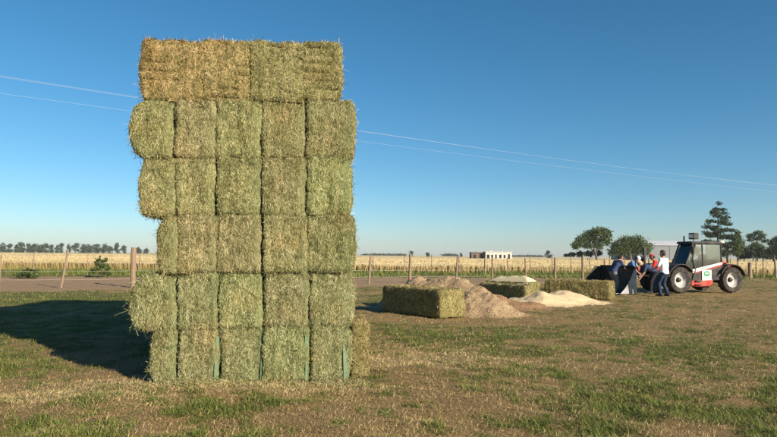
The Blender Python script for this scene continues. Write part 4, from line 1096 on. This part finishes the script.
# ------------------------------------------------------------------ people
def nets(Fv, o, h):
    s = Fv < 0
    n = np.array(Fv.shape) - 1
    acc = np.zeros((*n, 3)); cnt = np.zeros(n)
    sl = lambda d, m_: slice(d, d + m_)
    for ax in range(3):
        u, v = [a for a in range(3) if a != ax]
        for du in (0, 1):
            for dv in (0, 1):
                o0 = [0, 0, 0]; o0[u] = du; o0[v] = dv; o1 = list(o0); o1[ax] = 1
                a = Fv[tuple(sl(o0[k], n[k]) for k in range(3))]; b = Fv[tuple(sl(o1[k], n[k]) for k in range(3))]
                cr = (a < 0) != (b < 0)
                tt = np.where(cr, a / np.where(cr, a - b, 1), 0)
                for k in range(3): acc[..., k] += np.where(cr, o0[k] + (tt if k == ax else 0), 0)
                cnt += cr
    act = cnt > 0
    idx = -np.ones(n, int); idx[act] = np.arange(act.sum())
    ii = np.argwhere(act)
    V = (ii + acc[act] / cnt[act][:, None]) * h + o
    Q = []
    for ax in range(3):
        u, v = (ax + 1) % 3, (ax + 2) % 3
        a = [slice(None)] * 3; b = [slice(None)] * 3
        a[ax] = slice(0, -1); b[ax] = slice(1, None)
        ch = s[tuple(a)] != s[tuple(b)]
        e = np.argwhere(ch); e = e[(e[:, u] > 0) & (e[:, v] > 0) & (e[:, u] < n[u]) & (e[:, v] < n[v])]
        q = []
        for (du, dv) in ((-1, -1), (0, -1), (0, 0), (-1, 0)):
            c = e.copy(); c[:, u] += du; c[:, v] += dv; q.append(idx[c[:, 0], c[:, 1], c[:, 2]])
        q = np.stack(q, 1); inside = s[tuple(e.T)]
        q[~inside] = q[~inside][:, ::-1]; Q.append(q)
    return V, np.concatenate(Q)

def sdf_mesh(name, caps, h, mat, parent, k=.025, cut=None):
    """caps: (a, b, ra, rb); one smooth skin round all of them"""
    A = np.array([c[0] for c in caps]); B = np.array([c[1] for c in caps]); rm = max(max(c[2], c[3]) for c in caps) + 3 * h
    lo = np.minimum(A, B).min(0) - rm; hi = np.maximum(A, B).max(0) + rm
    ax = [np.arange(lo[i], hi[i] + h, h) for i in range(3)]
    G = np.stack(np.meshgrid(*ax, indexing='ij'), -1)
    d = None
    for a, b, ra, rb in caps:
        a = np.array(a); ab = np.array(b) - a; t_ = np.clip(((G - a) @ ab) / max(ab @ ab, 1e-9), 0, 1)
        q = np.linalg.norm(G - a - t_[..., None] * ab, axis=-1) - (ra + (rb - ra) * t_)
        if d is None: d = q
        else: hh = np.clip(.5 + .5 * (q - d) / k, 0, 1); d = q * (1 - hh) + d * hh - k * hh * (1 - hh)
    if cut is not None: d = np.maximum(d, cut(G))
    V, Q = nets(d, lo, h)
    return link(name, np_mesh(name, V, Q, None, mat, True), parent)

M_skin = NT('skin').done((.40, .22, .15), .6)
M_hair = NT('dark_hair').done((.035, .025, .018), .7)
M_greyhair = NT('sandy_hair').done((.42, .33, .22), .7)
def cloth(name, c):
    t = NT(name); n_ = t.noise(9, 4, t.coord()); t.bump(n_, .5, .02)
    return t.done(t.mix(n_, tuple(x_ * .82 for x_ in c), tuple(min(1, x_ * 1.12) for x_ in c)), .85)
M_eye = NT('eye').done((.02, .015, .012), .3)
def person(label, loc, yaw, lean, shirt, trousers, head_mat, feet, hands, cap=None, shoes=(.03, .03, .035), H=1.76, head_pitch=0.0, short_sleeve=True, squat=0.0, head_turn=0.0, short_trousers=False):
    """local x = facing, y = left; lean is the forward bend of the back"""
    root = empty('person', loc, yaw); tag(root, label, 'person', 'people gathered at the loader bucket')
    s = H / 1.76
    v = lambda x_, y_, z_: np.array([x_, y_, z_]) * s
    hipz = .90 - squat
    P0 = v(-.22 * math.sin(lean) , 0, hipz)
    sp = np.array([math.sin(lean), 0, math.cos(lean)])
    fw = np.array([math.cos(lean), 0, -math.sin(lean)])
    chest = P0 + sp * .33 * s; neck = P0 + sp * .53 * s
    hl = lean * .75 + head_pitch
    hd = np.array([math.sin(hl) * math.cos(head_turn), math.sin(hl) * math.sin(head_turn), math.cos(hl)])
    hf = np.array([math.cos(hl) * math.cos(head_turn), math.cos(hl) * math.sin(head_turn), -math.sin(hl)])
    head = neck + hd * .185 * s
    Y = np.array([0, 1., 0])
    body, sh, tr_, shoe = [], [], [], []
    ad = lambda L_, a, b, ra, rb: L_.append((a, b, ra * s, rb * s))
    ad(body, P0 + Y * .06 * s, P0 - Y * .06 * s, .115, .115)
    for sg in (1, -1):
        ad(body, P0 + Y * sg * .055 * s + sp * .1 * s, chest + Y * sg * .075 * s, .095, .11)
        ad(body, chest + Y * sg * .075 * s, neck + Y * sg * .10 * s - sp * .06 * s, .11, .075)
        shd = neck + Y * sg * .175 * s - sp * .055 * s
        ad(body, neck + Y * sg * .09 * s - sp * .05 * s, shd, .07, .062)
        hand = np.array(hands[0 if sg > 0 else 1]) * s
        dv = hand - shd; dist = np.linalg.norm(dv); l1, l2 = .29 * s, .27 * s
        if dist > (l1 + l2) * .985: hand = shd + dv / dist * (l1 + l2) * .985; dv = hand - shd; dist = np.linalg.norm(dv)
        a_ = (l1 * l1 - l2 * l2 + dist * dist) / (2 * dist); hh = math.sqrt(max(l1 * l1 - a_ * a_, 0))
        pole = np.array([-.5, sg * .5, -.8]); ud = dv / dist; pole = pole - ud * (pole @ ud); pole /= np.linalg.norm(pole)
        elb = shd + ud * a_ + pole * hh
        ad(body, shd, elb, .055, .043); ad(body, elb, hand, .042, .029)
        hdir = (hand - elb) / np.linalg.norm(hand - elb)
        palm = hand + hdir * .085 * s
        ad(body, hand, palm, .030, .030)
        ad(sh, shd, elb if short_sleeve is False else shd + (elb - shd) * .8, .072, .060)
        if short_sleeve is False: ad(sh, elb, hand - hdir * .03, .058, .042)
        # fingers
        acr = np.cross(hdir, np.array([0, 0, 1.])); acr = acr / max(np.linalg.norm(acr), 1e-6); pn = np.cross(acr, hdir)
        for q, (offy, ln_) in enumerate(((-.026, .060), (-.009, .072), (.009, .068), (.026, .050))):
            b0 = palm + acr * offy * s; b1 = b0 + (hdir * .9 - pn * .25) * ln_ * .55 * s; b2 = b1 + (hdir * .6 - pn * .75) * ln_ * .5 * s
            body.append((b0, b1, .0105 * s, .0095 * s)); body.append((b1, b2, .0095 * s, .008 * s))
        tb = hand + hdir * .03 * s + acr * sg * .025 * s; te = tb + (hdir * .7 + acr * sg * .7) * .055 * s
        body.append((tb, te, .012 * s, .010 * s)); body.append((te, te + hdir * .03 * s, .010 * s, .008 * s))
        # legs
        ft = feet[0 if sg > 0 else 1]; hip = P0 + Y * sg * .085 * s - np.array([0, 0, .03 * s]); ank = v(ft[0], ft[1], .085)
        dv = ank - hip; dist = np.linalg.norm(dv); l1, l2 = .42 * s, .41 * s
        if dist > (l1 + l2) * .995: dist = (l1 + l2) * .995
        a_ = (l1 * l1 - l2 * l2 + dist * dist) / (2 * dist); hh = math.sqrt(max(l1 * l1 - a_ * a_, 0)); ud = dv / np.linalg.norm(dv)
        pole = np.array([1., 0, 0]) - ud * ud[0]; pole /= np.linalg.norm(pole); knee = hip + ud * a_ + pole * hh
        ad(body, hip, knee, .088, .058); ad(body, knee, ank, .056, .040)
        toe = v(ft[0] + .15, ft[1] + sg * .03, .035)
        ad(body, ank - np.array([.03 * s, 0, .03 * s]), toe, .040, .030)
        ad(tr_, hip, knee, .100, .072)
        ad(tr_, knee, knee + (ank - knee) * (.12 if short_trousers else .95), .071, .060 if not short_trousers else .069)
        ad(shoe, ank - np.array([.035 * s, 0, .035 * s]), toe, .052, .042)
    ad(body, neck - sp * .02 * s, head - hd * .05 * s, .056, .052)
    ad(body, head - hd * .045 * s + hf * .02 * s, head + hd * .035 * s - hf * .012 * s, .078, .092)
    ad(body, head - hd * .085 * s + hf * .045 * s, head - hd * .06 * s + hf * .04 * s, .05, .05)
    ad(body, head - hd * .01 * s + hf * .095 * s, head - hd * .04 * s + hf * .112 * s, .010, .017)       # nose
    hy = np.cross(hd, hf)
    for sg in (1, -1): ad(body, head + hy * sg * .088 * s - hd * .02 * s, head + hy * sg * .092 * s + hd * .02 * s, .016, .020)   # ears
    body_o = sdf_mesh('body', body, .0135 * s, M_skin, root, .014)
    for sg in (1, -1):
        m = MB(); c = head + hf * .092 * s + hy * sg * .034 * s + hd * .008 * s
        m.tube([c - hf * .012, c, c + hf * .006], [.014, .012, .004], 8); m.build('eye', M_eye, root)
    # clothes
    ad(sh, P0 + Y * .06 * s + sp * .0 * s, P0 - Y * .06 * s, .130, .130)
    for sg in (1, -1):
        ad(sh, P0 + Y * sg * .055 * s + sp * .06 * s, chest + Y * sg * .075 * s, .118, .125)
        ad(sh, chest + Y * sg * .075 * s, neck + Y * sg * .10 * s - sp * .06 * s, .125, .088)
        ad(sh, neck + Y * sg * .07 * s - sp * .05 * s, neck + Y * sg * .175 * s - sp * .055 * s, .080, .076)
    sdf_mesh('shirt', sh, .016 * s, shirt, root, .03, lambda G: np.maximum(.0 - ((G - P0) @ sp) - .07 * s, ((G - neck) @ sp) - .015 * s) if True else None)
    ad(tr_, P0 + Y * .06 * s, P0 - Y * .06 * s, .126, .126)
    sdf_mesh('trousers', tr_, .016 * s, trousers, root, .03, lambda G: (G - P0) @ sp - .06 * s)
    M_sh = cloth('shoe_leather', shoes)
    for q in range(2): sdf_mesh('shoe', [shoe[q]], .014 * s, M_sh, root, .02, lambda G: np.maximum(.005 - G[..., 2], G[..., 2] - .12 * s))
    hair = [(head - hd * .02 * s - hf * .03 * s, head + hd * .045 * s - hf * .015 * s, .090 * s, .095 * s)]
    sdf_mesh('hair', hair, .014 * s, head_mat, root, .02, lambda G: ((G - head) @ hf) - .055 * s + np.clip(-((G - head) @ hd), 0, 1) * 1.0)
    if cap is not None:
        cp = [(head + hd * .03 * s - hf * .012 * s, head + hd * .045 * s - hf * .012 * s, .104 * s, .104 * s)]
        co = sdf_mesh('cap', cp, .013 * s, cap, root, .02, lambda G: -((G - head) @ hd) + .035 * s)
        br = head + hd * .045 * s + hf * .075 * s
        m = MB(); V = []; n_ = 10
        for lay in (0, .012 * s):
            for i in range(n_ + 1):
                a_ = -1.3 + 2.6 * i / n_; rr_ = .10 * s
                V.append(tuple(br + hf * (math.cos(a_) * rr_) + hy * (math.sin(a_) * .088 * s) - hd * (.012 * s) + hd * lay))
            V.append(tuple(br + hd * lay))
        N = n_ + 2
        m.raw(V, [tuple(range(N)), tuple(range(2 * N - 1, N - 1, -1))] + [(i, (i + 1) % N, N + (i + 1) % N, N + i) for i in range(N)])
        m.build('brim', cap, co)
    return root
c_white = cloth('white_cotton', (.78, .77, .76)); c_red = cloth('red_cotton', (.50, .03, .03)); c_navy = cloth('navy_cotton', (.035, .05, .11)); c_blue = cloth('blue_cotton', (.10, .20, .42))
c_jean = cloth('blue_denim', (.022, .036, .07)); c_black = cloth('black_cotton', (.018, .018, .022)); c_grey = cloth('grey_drill', (.16, .16, .165)); c_cap = cloth('white_cap', (.72, .76, .8))
c_short = cloth('teal_denim', (.035, .09, .13))
def spot(px, py, dy=0.0): p = gp(px, py); return p + Vector((0, dy, 0))
ang = lambda dx, dy: math.atan2(dy, dx)
person('person in white shirt and dark jeans standing with back to us by the front wheel', spot(664.5, 296.2), ang(-.55, .84), .06, c_white, c_jean, M_hair, [(.08, .13), (-.06, -.12)], [(.34, .20, 1.02), (.12, -.30, .82)], None, H=1.82, head_pitch=.15)
person('person in red shirt and red cap looking down, beside the white-shirted person', spot(657.0, 292.6), ang(-.85, .5), .22, c_red, c_short, M_hair, [(.06, .12), (-.04, -.12)], [(.36, .18, 1.0), (.34, -.16, 1.0)], c_red, H=1.70, head_pitch=.45)
person('person in navy shirt and black trousers bending far over the bucket, sandy hair', spot(650.2, 293.4), ang(-.97, .05), 1.08, c_navy, c_black, M_greyhair, [(.02, .12), (-.08, -.12)], [(.46, .18, .62), (.44, -.2, .62)], None, H=1.80, head_pitch=.2)
person('person in blue shirt and white cap leaning in behind the grey bucket side', Vector((at(630.0, 291, 25.75).x, 25.75, .045)), ang(.75, -.5), .62, c_blue, c_black, M_hair, [(.02, .12), (-.05, -.12)], [(.42, .16, .82), (.42, -.16, .82)], c_cap, H=1.70, head_pitch=.5)
person('person in navy shirt and grey trousers leaning right, left end of the group', spot(615.5, 293.6), ang(.93, .36), .62, c_navy, c_grey, M_hair, [(.04, .12), (-.10, -.12)], [(.55, .14, .98), (.52, -.18, .92)], None, H=1.78, head_pitch=.3)
# ------------------------------------------------------------------ air
hm = bpy.data.materials.new('haze_air'); hm.use_nodes = True
for n_ in list(hm.node_tree.nodes):
    if n_.type == 'BSDF_PRINCIPLED': hm.node_tree.nodes.remove(n_)
pv = hm.node_tree.nodes.new('ShaderNodeVolumePrincipled'); pv.inputs['Color'].default_value = (.80, .88, 1.0, 1); pv.inputs['Density'].default_value = .00013; pv.inputs['Anisotropy'].default_value = 0.0
hm.node_tree.links.new(pv.outputs[0], [n_ for n_ in hm.node_tree.nodes if n_.type == 'OUTPUT_MATERIAL'][0].inputs['Volume'])
m = MB(); m.box((0, 100, 14), (6400, 5600, 34))
tag(m.build('haze', hm), 'thin pale haze in the air over the fields', 'haze', kind='stuff')
